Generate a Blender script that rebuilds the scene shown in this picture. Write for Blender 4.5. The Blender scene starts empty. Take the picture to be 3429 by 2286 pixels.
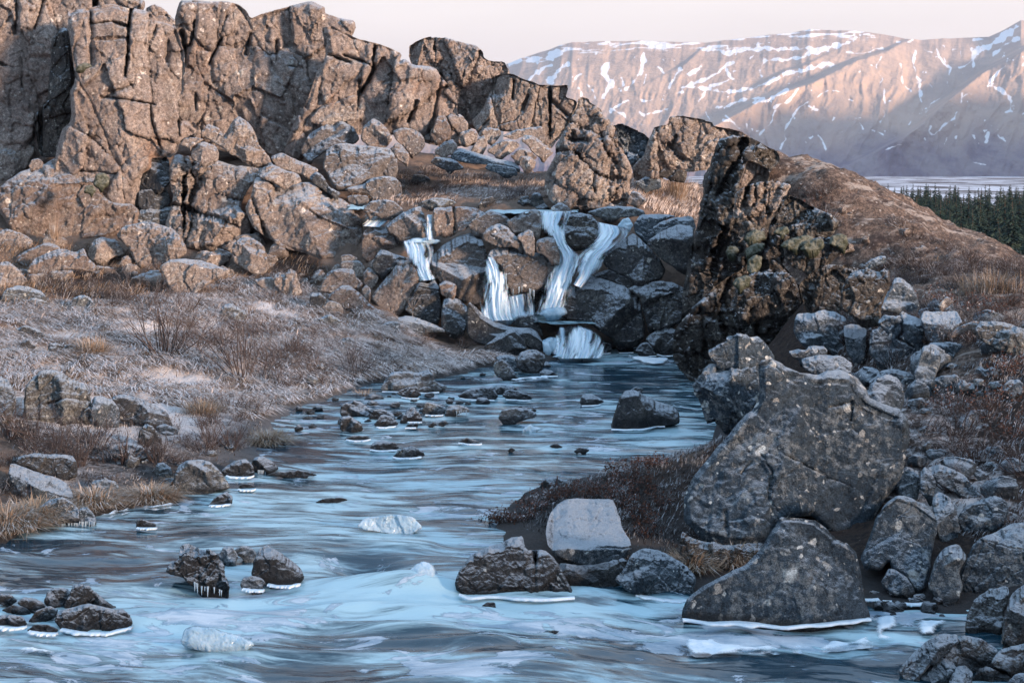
import bpy, math, random
import numpy as np
from mathutils import Vector
# ---------------------------------------------------------------- camera, world, sun, exposure
sc = bpy.context.scene
COL = sc.collection
F = 4762.5; CX = 1714.5; HY = 576.0; CAMZ = 5.0      # 3429 x 2286 photograph, 50 mm lens, horizon row
cam = bpy.data.cameras.new("camera"); cam.lens = 50; cam.sensor_width = 36
cam.shift_y = -(1143 - HY) / 3429.0
cam.clip_start = 0.5; cam.clip_end = 20000
camo = bpy.data.objects.new("camera", cam); COL.objects.link(camo)
camo.location = (0, 0, CAMZ); camo.rotation_euler = (math.radians(90), 0, 0)
sc.camera = camo
SUN_AZ = (0.80, -0.60)      # horizontal direction towards the sun: right and behind
SUN_EL = 10.0
w = bpy.data.worlds.new("World"); sc.world = w; w.use_nodes = True
nt = w.node_tree; nt.nodes.clear()
def wn(t, **k):
    n = nt.nodes.new(t)
    for a, b in k.items(): setattr(n, a, b)
    return n
out = wn('ShaderNodeOutputWorld'); bg = wn('ShaderNodeBackground'); bg2 = wn('ShaderNodeBackground')
sky = wn('ShaderNodeTexSky', sky_type='NISHITA'); sky.sun_disc = False
sky.sun_elevation = math.radians(SUN_EL); sky.sun_rotation = math.atan2(SUN_AZ[0], SUN_AZ[1])
bg.inputs[1].default_value = 0.05
nt.links.new(sky.outputs[0], bg.inputs[0])
tc = wn('ShaderNodeTexCoord'); sp = wn('ShaderNodeSeparateXYZ'); nt.links.new(tc.outputs['Generated'], sp.inputs[0])
cr = wn('ShaderNodeValToRGB'); nt.links.new(sp.outputs[2], cr.inputs[0])
els = cr.color_ramp.elements
els[0].position = 0.0; els[0].color = (0.53, 0.43, 0.395, 1)
els[1].position = 1.0; els[1].color = (0.40, 0.62, 0.92, 1)
for p, c in ((0.05, (0.555, 0.485, 0.455)), (0.13, (0.56, 0.515, 0.495)), (0.27, (0.46, 0.50, 0.55)), (0.5, (0.43, 0.59, 0.80))):
    e = els.new(p); e.color = (*c, 1)
mp = wn('ShaderNodeMapping'); mp.inputs['Scale'].default_value = (1.5, 1.5, 9)
nt.links.new(tc.outputs['Generated'], mp.inputs[0])
cn = wn('ShaderNodeTexNoise'); cn.inputs['Scale'].default_value = 1.6; cn.inputs['Detail'].default_value = 4
nt.links.new(mp.outputs[0], cn.inputs['Vector'])
cr2 = wn('ShaderNodeMapRange'); cr2.inputs[1].default_value = .4; cr2.inputs[2].default_value = .8
cr2.inputs[3].default_value = .95; cr2.inputs[4].default_value = 1.1
nt.links.new(cn.outputs[0], cr2.inputs[0])
mm = wn('ShaderNodeVectorMath', operation='SCALE'); nt.links.new(cr.outputs[0], mm.inputs[0]); nt.links.new(cr2.outputs[0], mm.inputs['Scale'])
cm = wn('ShaderNodeMapRange'); cm.interpolation_type = 'SMOOTHSTEP'; cm.inputs[1].default_value = .35; cm.inputs[2].default_value = -.45   # cooler sky away from the afterglow
nt.links.new(sp.outputs[1], cm.inputs[0]); cx_ = wn('ShaderNodeMix', data_type='RGBA'); nt.links.new(cm.outputs[0], cx_.inputs[0]); nt.links.new(mm.outputs[0], cx_.inputs[6])
cx_.inputs[7].default_value = (.345, .495, .66, 1)
nt.links.new(cx_.outputs[2], bg2.inputs[0]); bg2.inputs[1].default_value = 0.87
ad = wn('ShaderNodeAddShader'); bg.inputs[1].default_value = 0.004   # clear sky glowing faintly through a thin veil of cloud
nt.links.new(bg.outputs[0], ad.inputs[0]); nt.links.new(bg2.outputs[0], ad.inputs[1]); nt.links.new(ad.outputs[0], out.inputs[0])
sl = bpy.data.lights.new("sun", 'SUN'); sl.energy = 4.8; sl.angle = math.radians(7); sl.color = (1.0, 0.72, 0.53)
so = bpy.data.objects.new("sun", sl); COL.objects.link(so)
ce = math.cos(math.radians(SUN_EL))
so.rotation_euler = Vector((SUN_AZ[0]*ce, SUN_AZ[1]*ce, math.sin(math.radians(SUN_EL)))).to_track_quat('Z', 'Y').to_euler()
sc.view_settings.view_transform = 'Standard'; sc.view_settings.look = 'None'
sc.view_settings.exposure = 1.05; sc.view_settings.gamma = 1.0
sc.cycles.use_denoising = True; sc.cycles.max_bounces = 5; sc.cycles.diffuse_bounces = 3
sc.cycles.glossy_bounces = 3; sc.cycles.transmission_bounces = 3; sc.cycles.volume_bounces = 0

# ---------------------------------------------------------------- numpy noise
def _h(ix, iy, iz, s):
    n = (ix.astype(np.int64)*374761393 + iy.astype(np.int64)*668265263 + iz.astype(np.int64)*1274126177 + s*974634777) & 0xffffffff
    n = ((n ^ (n >> 13)) * 1274126177) & 0xffffffff
    n = ((n ^ (n >> 16)) * 668265263) & 0xffffffff
    return ((n ^ (n >> 15)) & 0xffffff) / float(0xffffff)
def vnoise(p, s=0):
    i = np.floor(p).astype(np.int64); f = p - i; u = f*f*f*(f*(f*6-15)+10)
    x, y, z = i[:, 0], i[:, 1], i[:, 2]; a, b, c = u[:, 0], u[:, 1], u[:, 2]
    def L(dy, dz): return _h(x, y+dy, z+dz, s)*(1-a) + _h(x+1, y+dy, z+dz, s)*a
    return ((L(0, 0)*(1-b)+L(1, 0)*b)*(1-c) + (L(0, 1)*(1-b)+L(1, 1)*b)*c)*2-1
_R = np.array([[.36, .48, -.8], [-.8, .6, 0], [.48, .64, .6]])
def fbm(p, oct=4, s=0, gain=.5, ridge=False):
    r = np.zeros(len(p)); a = 1.0; q = np.asarray(p, float); t = 0
    for o in range(oct):
        n = vnoise(q, s+o*17)
        r += a*(1-2*np.abs(n) if ridge else n); t += a; a *= gain; q = q@_R.T*2.03
    return r/t
def voro(p, s=0):
    """nearest cell: F1, F2, cell random value, vector to cell centre"""
    i = np.floor(p).astype(np.int64); N = len(p)
    f1 = np.full(N, 9.); f2 = np.full(N, 9.); cid = np.zeros(N); cv = np.zeros((N, 3))
    for dx in (-1, 0, 1):
        for dy in (-1, 0, 1):
            for dz in (-1, 0, 1):
                x, y, z = i[:, 0]+dx, i[:, 1]+dy, i[:, 2]+dz
                c = np.stack([x+_h(x, y, z, s), y+_h(x, y, z, s+1), z+_h(x, y, z, s+2)], 1)
                v = c-p; d = np.sqrt((v*v).sum(1)); k = d < f1
                f2 = np.where(k, f1, np.minimum(f2, d)); f1 = np.where(k, d, f1)
                cid = np.where(k, _h(x, y, z, s+3), cid); cv[k] = v[k]
    return f1, f2, cid, cv
def sstep(a, b, x):
    t = np.clip((x-a)/(b-a), 0, 1); return t*t*(3-2*t)
# ---------------------------------------------------------------- image rays
K = 1143/2352.0
ORG = {r: (1143*(i % 3), 762*(i//3)) for i, r in enumerate("ABCDEFGHI")}
def px(reg, s):
    """points read off an enlarged ninth of the photograph -> photograph pixels"""
    ox, oy = ORG[reg]
    a = np.array([[float(v) for v in t.split(',')] for t in s.split()])
    return a*K + (ox, oy)
def P(X, Y, d):
    X = np.asarray(X, float); Y = np.asarray(Y, float)
    return np.stack([(X-CX)/F*d, d+0*X, CAMZ-(Y-HY)/F*d], -1)
def dwater(Y, z=0.0): return (CAMZ-z)*F/(Y-HY)
# ---------------------------------------------------------------- ground height
V = 3429/2352.0
GC = []
def g(*pts):
    for X, Y, d in pts: GC.append(tuple(P(X*V, Y*V, d)))
def gw(z, *pts):
    for x, y in pts: GC.append((x, y, z))
g((0,1100,21.5),(300,1000,25),(0,900,28.5),(300,850,31),(600,850,32.5),(500,960,27),(0,700,36.5),(300,700,37),(600,700,38.5),(800,760,37),(1000,800,38),
  (900,720,39.5),(0,620,42),(300,580,44),(600,600,43.5),(800,620,43),(700,450,49),(1000,440,50),(1150,470,45),(850,480,45),(940,545,42.5),
  (1200,400,56),(1000,350,60),(700,350,55),(200,400,50),(0,350,52),(1500,440,47),(1550,400,56),(1620,425,50),(1650,405,54),(1700,385,57),(1400,470,43.5),(150,1010,24.3),(700,880,32),(850,830,34.5),(1120,790,38.3),(1180,760,39))
g((1650,330,39.5),(1768,342,38.6),(1835,358,38.0),(1901,386,37.3),(1968,407,36.9),(2041,441,36.4),(2101,467,36.2),(2185,504,35.9),(2248,527,35.6),(2352,560,35.4),(2500,600,35),(1740,440,38.2),(1700,345,39),(1900,560,33.6),(2100,600,30),(2300,630,28.5),(1800,480,36.6),(2000,650,29.6),(2250,670,27),
  (2050,760,27),(2300,800,23.5),(2200,900,22),(2330,1000,20.5),(2300,1150,18.5),(2250,1340,16.9),(1700,800,37.3),(1700,860,35.6),(1800,650,36.6),(1750,720,37),(1640,1000,25),
  (1900,900,25),(1900,760,34),(2000,705,31),(1560,1100,21),(1560,1250,18.5),(1350,1120,21.5),(1750,1250,18.2),(2000,1250,17.6),(1400,1200,19.3),(2500,700,26),(2600,1000,20),(2600,1300,16.5))
gw(0.0, (-6.9,19.2),(-6.5,20.2),(-5.9,20.9),(-5.2,21.9),(-4.3,24.4),(-4.5,27),(-4.7,29.4),(-3.4,33.7),(-1.85,34.4),(.85,37.5),(6.1,37.0),(4.7,31),(3.5,25.9),(.5,22.8),(-.2,20.8),
   (-.6,17.8),(.75,17.1),(1.9,16.5),(4,16.2),(5.3,16.3),(4.6,14.4),(5.3,12.5),(-9,17.5),(-14,16),(-22,14),(7,10.5))
gw(-.6, (-5,17),(-3,20),(-2.6,24),(-1.5,28),(-1.5,31),(1.5,33),(2.8,36),(2.5,30),(0,25),(-2,18),(-1.5,15),(1,14.5),(3,14.2),(-6,14),(-4,12),(0,12),(3,12),(-9,14),(-15,12),(2.8,15.3),(3.5,30),(3.6,33),(2.7,27),(-3.2,27.5))
gw(1.6, (12,20),(13,14),(-14,24),(-20,22)); gw(3.0, (0,0),(-10,0),(12,2),(14,28),(18,30),(-20,40),(-30,30))
gw(1.2,(0,6.5),(-8,6.5),(8,5.5)); gw(-3.5, (17,52),(20,46),(28,44),(15,64),(20,60),(35,60),(38,38),(8,90),(30,95),(45,70),(45,95),(45,40))
gw(1.5,(3,72),(30,20),(45,10),(45,25)); gw(6.5,(-8,75),(-20,70),(-40,45),(-45,70),(-20,95),(-45,95)); gw(3,(45,0),(-45,0),(-45,15),(-45,-5),(45,-5),(0,-5)); gw(-.3,(3.2,38.3)); gw(0,(4.6,38.5),(5.0,37.9),(5.2,39),(4.6,40)); gw(.3,(-1,40.2),(0,40.5),(1,41),(2.5,41),(4,41),(5,40.5),(-2.2,41),(1.8,39.6)); gw(2.9,(-2.5,43.5),(-1,43.8),(0.5,43.8),(2,43.8),(4,43.5),(5.2,43))
GC = np.array(GC)
def _rbf():
    A = np.sqrt(((GC[:, None, :2]-GC[None, :, :2])**2).sum(-1))
    n = len(GC); M = np.zeros((n+3, n+3)); M[:n, :n] = A + np.eye(n)*-0.12
    M[:n, n] = 1; M[:n, n+1:] = GC[:, :2]; M[n, :n] = 1; M[n+1:, :n] = GC[:, :2].T
    return np.linalg.solve(M, np.concatenate([GC[:, 2], [0, 0, 0]]))
_W = _rbf()
def ground(x, y):
    x = np.atleast_1d(np.asarray(x, float)); y = np.atleast_1d(np.asarray(y, float)); r = np.empty(len(x))
    for a in range(0, len(x), 20000):
        q = slice(a, a+20000)
        d = np.sqrt((x[q, None]-GC[None, :, 0])**2 + (y[q, None]-GC[None, :, 1])**2)
        r[q] = d@_W[:-3] + _W[-3] + _W[-2]*x[q] + _W[-1]*y[q]
    return r
_ds = np.linspace(12, 90, 1400)
def dground(X, Y):
    p = P(np.full(len(_ds), X), np.full(len(_ds), Y), _ds); gz = np.maximum(ground(p[:, 0], p[:, 1]), 0.0)
    k = np.nonzero(p[:, 2] <= gz)[0]
    return float(_ds[k[0]]) if len(k) else 90.0
# ---------------------------------------------------------------- meshes and tags
def mesh_obj(name, v, faces, mat, parent=None, smooth=True, attrs=None):
    """v (N,3), faces: list of int arrays (M,3) or (M,4)"""
    me = bpy.data.meshes.new(name); v = np.asarray(v, np.float32)
    faces = [np.asarray(f, np.int32) for f in (faces if isinstance(faces, (list, tuple)) else [faces]) if len(f)]
    me.vertices.add(len(v)); me.vertices.foreach_set("co", v.ravel())
    tot = np.concatenate([np.full(len(f), f.shape[1], np.int32) for f in faces]); li = np.concatenate([f.ravel() for f in faces])
    me.loops.add(len(li)); me.loops.foreach_set("vertex_index", li)
    me.polygons.add(len(tot)); st = np.concatenate([[0], np.cumsum(tot)[:-1]]).astype(np.int32)
    me.polygons.foreach_set("loop_start", st)
    me.update(calc_edges=True); me.validate()
    if smooth: me.polygons.foreach_set("use_smooth", np.ones(len(me.polygons), bool))
    for k, a in (attrs or {}).items():
        at = me.attributes.new(k, 'FLOAT', 'POINT'); at.data.foreach_set("value", np.asarray(a, np.float32))
    me.materials.append(mat)
    o = bpy.data.objects.new(name, me); COL.objects.link(o)
    if parent: o.parent = parent
    return o
def tag(o, label=None, cat=None, group=None, kind=None):
    for k, val in (('label', label), ('category', cat), ('group', group), ('kind', kind)):
        if val: o[k] = val
    return o
def recenter(o, p):
    """put the object's origin at its base"""
    me = o.data; n = len(me.vertices); a = np.empty(n*3, np.float32); me.vertices.foreach_get("co", a)
    a = a.reshape(-1, 3)-np.asarray(p, np.float32); me.vertices.foreach_set("co", a.ravel()); me.update(); o.location = [float(t) for t in p]
# ---------------------------------------------------------------- materials
class N:
    def __init__(s, name):
        s.m = bpy.data.materials.new(name); s.m.use_nodes = True; s.t = s.m.node_tree; s.t.nodes.clear()
        s.o = s.t.nodes.new('ShaderNodeOutputMaterial'); s.b = s.t.nodes.new('ShaderNodeBsdfPrincipled')
        s.l(s.b.outputs[0], s.o.inputs[0]); s.g = s.t.nodes.new('ShaderNodeNewGeometry'); s.pos = s.g.outputs['Position']
    def l(s, a, b): s.t.links.new(a, b)
    def put(s, sock, v):
        if isinstance(v, bpy.types.NodeSocket): s.l(v, sock)
        elif isinstance(v, (tuple, list)): sock.default_value = (*v, 1) if (len(v) == 3 and sock.type == 'RGBA') else v
        else: sock.default_value = v
    def noise(s, scale, detail=5, rough=.6, vec=None, dist=0.0):
        n = s.t.nodes.new('ShaderNodeTexNoise'); s.l(vec or s.pos, n.inputs['Vector'])
        n.inputs['Scale'].default_value = scale; n.inputs['Detail'].default_value = detail; n.inputs['Roughness'].default_value = rough; n.inputs['Distortion'].default_value = dist
        return n.outputs[0]
    def vor(s, scale, vec=None, feature='F1'):
        n = s.t.nodes.new('ShaderNodeTexVoronoi'); n.feature = feature; s.l(vec or s.pos, n.inputs['Vector']); n.inputs['Scale'].default_value = scale
        return n
    def scale(s, v, vec=None):
        n = s.t.nodes.new('ShaderNodeMapping'); n.inputs['Scale'].default_value = v; s.l(vec or s.pos, n.inputs[0]); return n.outputs[0]
    def math(s, op, a, b=0.0, c=None):
        n = s.t.nodes.new('ShaderNodeMath'); n.operation = op; s.put(n.inputs[0], a); s.put(n.inputs[1], b)
        if c is not None: s.put(n.inputs[2], c)
        return n.outputs[0]
    def mr(s, v, a, b, c=0.0, d=1.0, sm=True):
        n = s.t.nodes.new('ShaderNodeMapRange'); n.interpolation_type = 'SMOOTHSTEP' if sm else 'LINEAR'
        s.put(n.inputs[0], v); s.put(n.inputs[1], a); s.put(n.inputs[2], b); s.put(n.inputs[3], c); s.put(n.inputs[4], d); return n.outputs[0]
    def mix(s, f, a, b, mode='MIX'):
        n = s.t.nodes.new('ShaderNodeMix'); n.data_type = 'RGBA'; n.blend_type = mode
        s.put(n.inputs[0], f); s.put(n.inputs[6], a); s.put(n.inputs[7], b); return n.outputs[2]
    def attr(s, name):
        n = s.t.nodes.new('ShaderNodeAttribute'); n.attribute_name = name; return n.outputs['Fac']
    def sep(s, v):
        n = s.t.nodes.new('ShaderNodeSeparateXYZ'); s.l(v, n.inputs[0]); return n.outputs
    def bump(s, h, strength=.5, dist=.05, normal=None):
        n = s.t.nodes.new('ShaderNodeBump'); s.put(n.inputs['Height'], h); n.inputs['Strength'].default_value = strength; n.inputs['Distance'].default_value = dist
        if normal: s.l(normal, n.inputs['Normal'])
        return n.outputs[0]
    def fin(s, col, rough=.85, normal=None, spec=.3):
        s.put(s.b.inputs['Base Color'], col); s.put(s.b.inputs['Roughness'], rough); s.put(s.b.inputs['Specular IOR Level'], spec)
        if normal: s.l(normal, s.b.inputs['Normal'])
        return s.m
FROST = (0.62, 0.66, 0.72)
def rock_mat(name, c1, c2, c3, lich=(.45, .42, .38), lamt=.5, lscale=5, spots=.3, frost=.5, wet=0.0, blk=.5, ver=False, rough=.85):
    n = N(name)
    a = n.mr(n.noise(.55, 6, .6), .35, .65); b = n.mr(n.noise(2.6, 7, .65), .38, .66)
    col = n.mix(a, c1, c2); col = n.mix(n.math('MULTIPLY', b, .75), col, c3)
    if ver:     # rain streaks and tints running down the face
        st = n.mr(n.noise(1.0, 5, .6, n.scale((1.8, 1.8, .22))), .42, .68)
        col = n.mix(n.math('MULTIPLY', st, .5), col, tuple(x*.55 for x in c2))
        ru = n.mr(n.noise(.8, 4, .6, n.scale((1, 1, .6))), .55, .75); col = n.mix(n.math('MULTIPLY', ru, .5), col, (.26, .14, .08))
    # pepper grain and black lichen crust
    g1 = n.noise(17, 5, .75); g2 = n.noise(60, 3, .7)
    bk = n.mr(n.math('ADD', g1, n.math('MULTIPLY', n.math('SUBTRACT', n.noise(1.3, 4), .5), .5)), .54, .64)
    col = n.mix(n.math('MULTIPLY', bk, blk), col, tuple(x*.22 for x in c1))
    # crust lichen patches
    wv = n.t.nodes.new('ShaderNodeVectorMath'); wv.operation = 'ADD'; n.l(n.pos, wv.inputs[0])
    wn_ = n.t.nodes.new('ShaderNodeTexNoise'); n.l(n.pos, wn_.inputs['Vector']); wn_.inputs['Scale'].default_value = 6; wn_.inputs['Detail'].default_value = 4
    ws = n.t.nodes.new('ShaderNodeVectorMath'); ws.operation = 'SCALE'; n.l(wn_.outputs['Color'], ws.inputs[0]); ws.inputs['Scale'].default_value = .22
    n.l(ws.outputs[0], wv.inputs[1]); W = wv.outputs[0]
    pat = n.mr(n.math('ADD', n.noise(9, 6, .75), n.math('MULTIPLY', n.math('SUBTRACT', n.noise(.9, 4), .5), .6)), .52, .63)
    col = n.mix(n.math('MULTIPLY', pat, lamt), col, lich)
    for scl, rad, dens in ((lscale, .30, spots), (lscale*2.3, .33, spots*1.2), (lscale*.45, .17, spots*.9)):
        v = n.vor(scl, W); cs = n.sep(v.outputs['Color'])
        r = n.math('MULTIPLY', n.mr(cs[1], 0, 1, .25, 1, False), rad)
        disc = n.mr(n.math('SUBTRACT', v.outputs['Distance'], r), -.04, .04, 1, 0)
        on = n.math('MULTIPLY', disc, n.math('LESS_THAN', cs[0], dens))
        col = n.mix(n.math('MULTIPLY', on, .85), col, n.mix(cs[2], tuple(min(.85, x*1.5) for x in lich), (.36, .35, .33)))
    gr_ = n.mr(n.math('ADD', n.math('MULTIPLY', g2, .55), n.math('MULTIPLY', n.noise(13, 5, .8), .6)), .42, .72, .42, 1.65)
    sc3 = n.t.nodes.new('ShaderNodeVectorMath'); sc3.operation = 'SCALE'; n.l(col, sc3.inputs[0]); n.l(gr_, sc3.inputs['Scale']); col = sc3.outputs[0]
    pit = n.mr(n.noise(11, 4, .8), .60, .68); col = n.mix(n.math('MULTIPLY', pit, .6*blk+.15), col, tuple(x*.25 for x in c2))
    h = n.math('ADD', n.math('ADD', n.math('MULTIPLY', n.noise(5, 9, .72), 1.2), n.math('MULTIPLY', g2, .3)), n.math('MULTIPLY', pit, -.25))
    nor = n.bump(h, .95, .11)
    nz = n.sep(nor)[2]; gz = n.sep(n.g.outputs['Normal'])[2]
    up = n.math('ADD', n.math('MULTIPLY', nz, .35), n.math('MULTIPLY', gz, .65))
    fr = n.mr(n.math('ADD', up, n.math('MULTIPLY', n.math('SUBTRACT', n.noise(14, 5, .8), .5), .55)), .84-frost*.44, 1.01-frost*.44)
    col = n.mix(n.math('MULTIPLY', fr, .90), col, n.mix(n.noise(35, 3, .8), (.29, .33, .39), (.60, .65, .71)))
    ro = rough
    if wet:
        z = n.sep(n.pos)[2]
        wz = n.mr(n.math('SUBTRACT', z, n.math('MULTIPLY', n.noise(2.5, 4), wet*1.4)), -wet*.2, wet*.35, 1, 0)
        col = n.mix(n.math('MULTIPLY', wz, .82), col, (.012, .014, .017)); ro = n.mr(wz, 0, 1, rough, .35)
    return n.fin(col, ro, nor, .25)
M = {}
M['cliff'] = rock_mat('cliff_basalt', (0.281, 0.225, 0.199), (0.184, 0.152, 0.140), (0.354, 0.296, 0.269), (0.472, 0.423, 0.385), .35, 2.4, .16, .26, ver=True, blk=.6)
M['tan'] = rock_mat('lichened_brown_rock', (0.235, 0.188, 0.162), (0.157, 0.127, 0.117), (0.293, 0.245, 0.216), (0.445, 0.401, 0.364), .6, 3.4, .22, .34, blk=.7)
M['brown'] = rock_mat('rust_brown_rock', (0.177, 0.130, 0.108), (0.127, 0.099, 0.089), (0.217, 0.174, 0.149), (0.401, 0.370, 0.339), .3, 3.4, .15, .36, blk=.5)
M['smooth'] = rock_mat('smooth_grey_brown_rock', (0.122, 0.107, 0.101), (0.096, 0.087, 0.085), (0.161, 0.142, 0.133), (0.532, 0.501, 0.476), .08, 4.5, .10, .52, wet=.35, blk=.25)
M['grey'] = rock_mat('blue_grey_rock', (.047, .068, .090), (.031, .047, .065), (.068, .090, .112), (.46, .47, .46), .30, 4.2, .30, .46, wet=.16, blk=.55)
M['bank'] = rock_mat('frosted_bank_rock', (.085, .087, .09), (.056, .06, .066), (.125, .124, .122), (.36, .37, .35), .45, 6, .15, .60, wet=.12, blk=.6)
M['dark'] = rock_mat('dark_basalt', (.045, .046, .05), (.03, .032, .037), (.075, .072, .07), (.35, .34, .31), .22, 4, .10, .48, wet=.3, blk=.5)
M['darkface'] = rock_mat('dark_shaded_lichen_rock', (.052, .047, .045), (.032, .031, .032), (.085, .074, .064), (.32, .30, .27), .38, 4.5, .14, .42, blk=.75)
M['wet'] = rock_mat('wet_black_rock', (.03, .032, .036), (.02, .022, .026), (.05, .05, .052), (.3, .32, .33), .12, 9, .04, .68, wet=.1, blk=.4, rough=.6)
M['frost'] = rock_mat('heavily_frosted_rock', (.058, .077, .096), (.038, .052, .069), (.085, .102, .118), (.42, .43, .43), .25, 6, .16, .70, blk=.5)
def ice_mat(name, c1, c2, rough=.35, sc_=6):
    n = N(name); col = n.mix(n.mr(n.noise(sc_, 6, .7), .35, .65), c1, c2)
    n.b.inputs['Subsurface Weight'].default_value = .25; n.b.inputs['Subsurface Radius'].default_value = (.05, .09, .12)
    return n.fin(col, rough, n.bump(n.noise(9, 5, .6), .35, .03), .5)
M['ice'] = ice_mat('blue_white_ice', (.50, .61, .69), (.27, .40, .50), .18, 2.2); M['rim'] = ice_mat('white_rime_ice', (.78, .82, .86), (.50, .60, .68), .55, 3)
n = N('feathered_ice_sheet'); sl_ = n.noise(2.2, 6, .7); e_ = n.attr('ed')
n.l(n.mr(n.math('ADD', e_, n.math('MULTIPLY', n.math('SUBTRACT', n.noise(3.5, 7, .75), .5), .9)), .22, .5), n.b.inputs['Alpha'])
M['sheet'] = n.fin(n.mix(n.mr(sl_, .38, .62), (.46, .58, .68), (.76, .80, .84)), .45, n.bump(n.noise(14, 6, .7), .4, .03), .3)
M['icicle'] = ice_mat('clear_icicle', (.42, .50, .57), (.26, .35, .43), .15)
# ground
n = N('frosted_ground'); z = n.sep(n.g.outputs['Normal'])[2]
straw = n.mix(n.mr(n.noise(3, 6, .7), .35, .65), (.23, .165, .13), (.14, .105, .088))
soil = n.mix(n.mr(n.noise(9, 6, .75), .35, .65), (.07, .05, .042), (.028, .024, .024))
grav = n.mix(n.mr(n.noise(8, 8, .85), .40, .58), (.26, .19, .155), (.075, .057, .05)); grav = n.mix(n.mr(n.noise(1.0, 5, .7, n.scale((.8, 2.4, 2.4))), .54, .62), grav, (.36, .31, .28)); grav = n.mix(n.mr(n.noise(1.6, 6, .75), .52, .64), grav, (.07, .05, .045))
peb = n.vor(9); grav = n.mix(n.math('MULTIPLY', n.math('LESS_THAN', n.sep(peb.outputs['Color'])[0], .22), n.mr(peb.outputs['Distance'], .2, .34, 1, 0)), grav, (.36, .31, .28))
col = n.mix(n.mr(n.math('ADD', n.attr('heath'), n.math('MULTIPLY', n.math('SUBTRACT', n.noise(1.1, 6, .7), .5), 1.1)), .4, .62), straw, soil)
col = n.mix(n.mr(n.math('ADD', n.attr('gravel'), n.math('MULTIPLY', n.math('SUBTRACT', n.noise(1.5, 5), .5), .5)), .4, .6), col, grav)
fr = n.mr(n.math('ADD', n.attr('frost'), n.math('MULTIPLY', n.math('SUBTRACT', n.noise(5, 8, .8, n.scale((1, 1, 1))), .5), 1.5)), .46, .80)
col = n.mix(n.math('MULTIPLY', fr, .88), col, (.70, .67, .68))
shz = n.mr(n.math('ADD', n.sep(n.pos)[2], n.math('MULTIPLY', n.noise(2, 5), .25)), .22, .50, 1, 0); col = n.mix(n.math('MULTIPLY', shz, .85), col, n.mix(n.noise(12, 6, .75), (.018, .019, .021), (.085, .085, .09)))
M['ground'] = n.fin(col, .95, n.bump(n.noise(9, 8, .75), .9, .12), .1)
# grass, twigs, leaves, moss, needles
def blade_mat(name, a, b, c, fcol, fr):
    n = N(name); v = n.attr('rnd'); col = n.mix(v, a, b); col = n.mix(n.mr(n.noise(.9, 4), .4, .65), col, c)
    f = n.math('MULTIPLY', n.mr(n.math('ADD', n.noise(2.2, 6, .75), n.math('MULTIPLY', n.math('SUBTRACT', v, .5), .35)), .62-fr*.3, .75-fr*.25), .9)
    return n.fin(n.mix(f, col, fcol), .9, None, .1)
M['grass'] = blade_mat('frosted_straw_grass', (.42, .31, .24), (.26, .185, .145), (.17, .125, .10), (.78, .71, .70), .80)
M['tuft'] = blade_mat('straw_tuft', (.34, .25, .175), (.21, .15, .11), (.28, .20, .145), (.58, .54, .52), .25)
M['heath'] = blade_mat('dark_frosted_heath', (.085, .062, .055), (.05, .042, .04), (.07, .055, .05), (.55, .56, .60), .62)
M['twig'] = blade_mat('bare_twig', (.085, .07, .068), (.05, .042, .045), (.10, .075, .07), (.34, .32, .33), .05)
M['redtwig'] = blade_mat('red_brown_twig', (.064, .048, .044), (.040, .034, .034), (.075, .052, .047), (.42, .42, .45), .22)
M['leaf'] = blade_mat('dry_rust_leaf', (.125, .056, .038), (.075, .043, .036), (.12, .055, .04), (.45, .43, .45), .1)
n = N('olive_moss'); M['moss'] = n.fin(n.mix(n.mr(n.math('ADD', n.noise(9, 6, .75), n.math('MULTIPLY', n.sep(n.g.outputs['Normal'])[2], .12)), .42, .68), (.060, .066, .046), (.20, .20, .165)), .95, n.bump(n.noise(30, 5, .8), 1, .05), .05)
n = N('spruce_needles'); M['needle'] = n.fin(n.mix(n.mr(n.noise(.9, 4), .35, .65), (.016, .034, .03), (.040, .062, .05)), .9, None, .1)
n = N('spruce_bark'); M['bark'] = n.fin((.07, .055, .045), .9, n.bump(n.noise(20, 5), .6, .02), .1)
# running water: long streaks of milky and clear water over dark bed, ice skins
n = N('icy_river_water')
fl = n.t.nodes.new('ShaderNodeCombineXYZ'); n.l(n.attr('fu'), fl.inputs[0]); n.l(n.attr('fv'), fl.inputs[1]); FV = fl.outputs[0]
s1 = n.noise(1.0, 6, .55, n.scale((.55, 2.4, 1), FV), .6); s2 = n.noise(1.0, 7, .62, n.scale((1.1, 6.5, 1), FV), .8)
milk = n.math('ADD', n.attr('milk'), n.math('ADD', n.math('MULTIPLY', n.math('SUBTRACT', s1, .5), 2.3), n.math('ADD', n.math('MULTIPLY', n.math('SUBTRACT', s2, .5), 1.7), n.math('MULTIPLY', n.math('SUBTRACT', n.noise(1.0, 6, .62, n.scale((2.2, 15, 1), FV), .7), .5), .45))))
mf = n.mr(milk, .12, .88)
col = n.mix(mf, (.006, .030, .050), (.36, .53, .60))
ice = n.math('ADD', n.attr('ice'), n.math('ADD', n.math('MULTIPLY', n.math('SUBTRACT', n.noise(1.3, 7, .62, n.scale((.8, 1.7, 1), FV), 1.2), .5), 1.5), -.0))
icf = n.mr(ice, .52, .58)
edge = n.math('MULTIPLY', n.mr(ice, .50, .545), n.mr(ice, .545, .60, 1, 0))
icc = n.mix(n.mr(n.noise(1.0, 7, .7, n.scale((1.4, 5, 1), FV), .5), .36, .64), (.17, .27, .37), (.52, .56, .62))
icc = n.mix(n.math('MULTIPLY', n.mr(n.noise(30, 4, .8), .56, .68), .5), icc, (.75, .80, .85))
col = n.mix(n.math('MULTIPLY', icf, .88), col, icc); col = n.mix(n.math('MULTIPLY', edge, .35), col, (.08, .15, .22))
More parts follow.
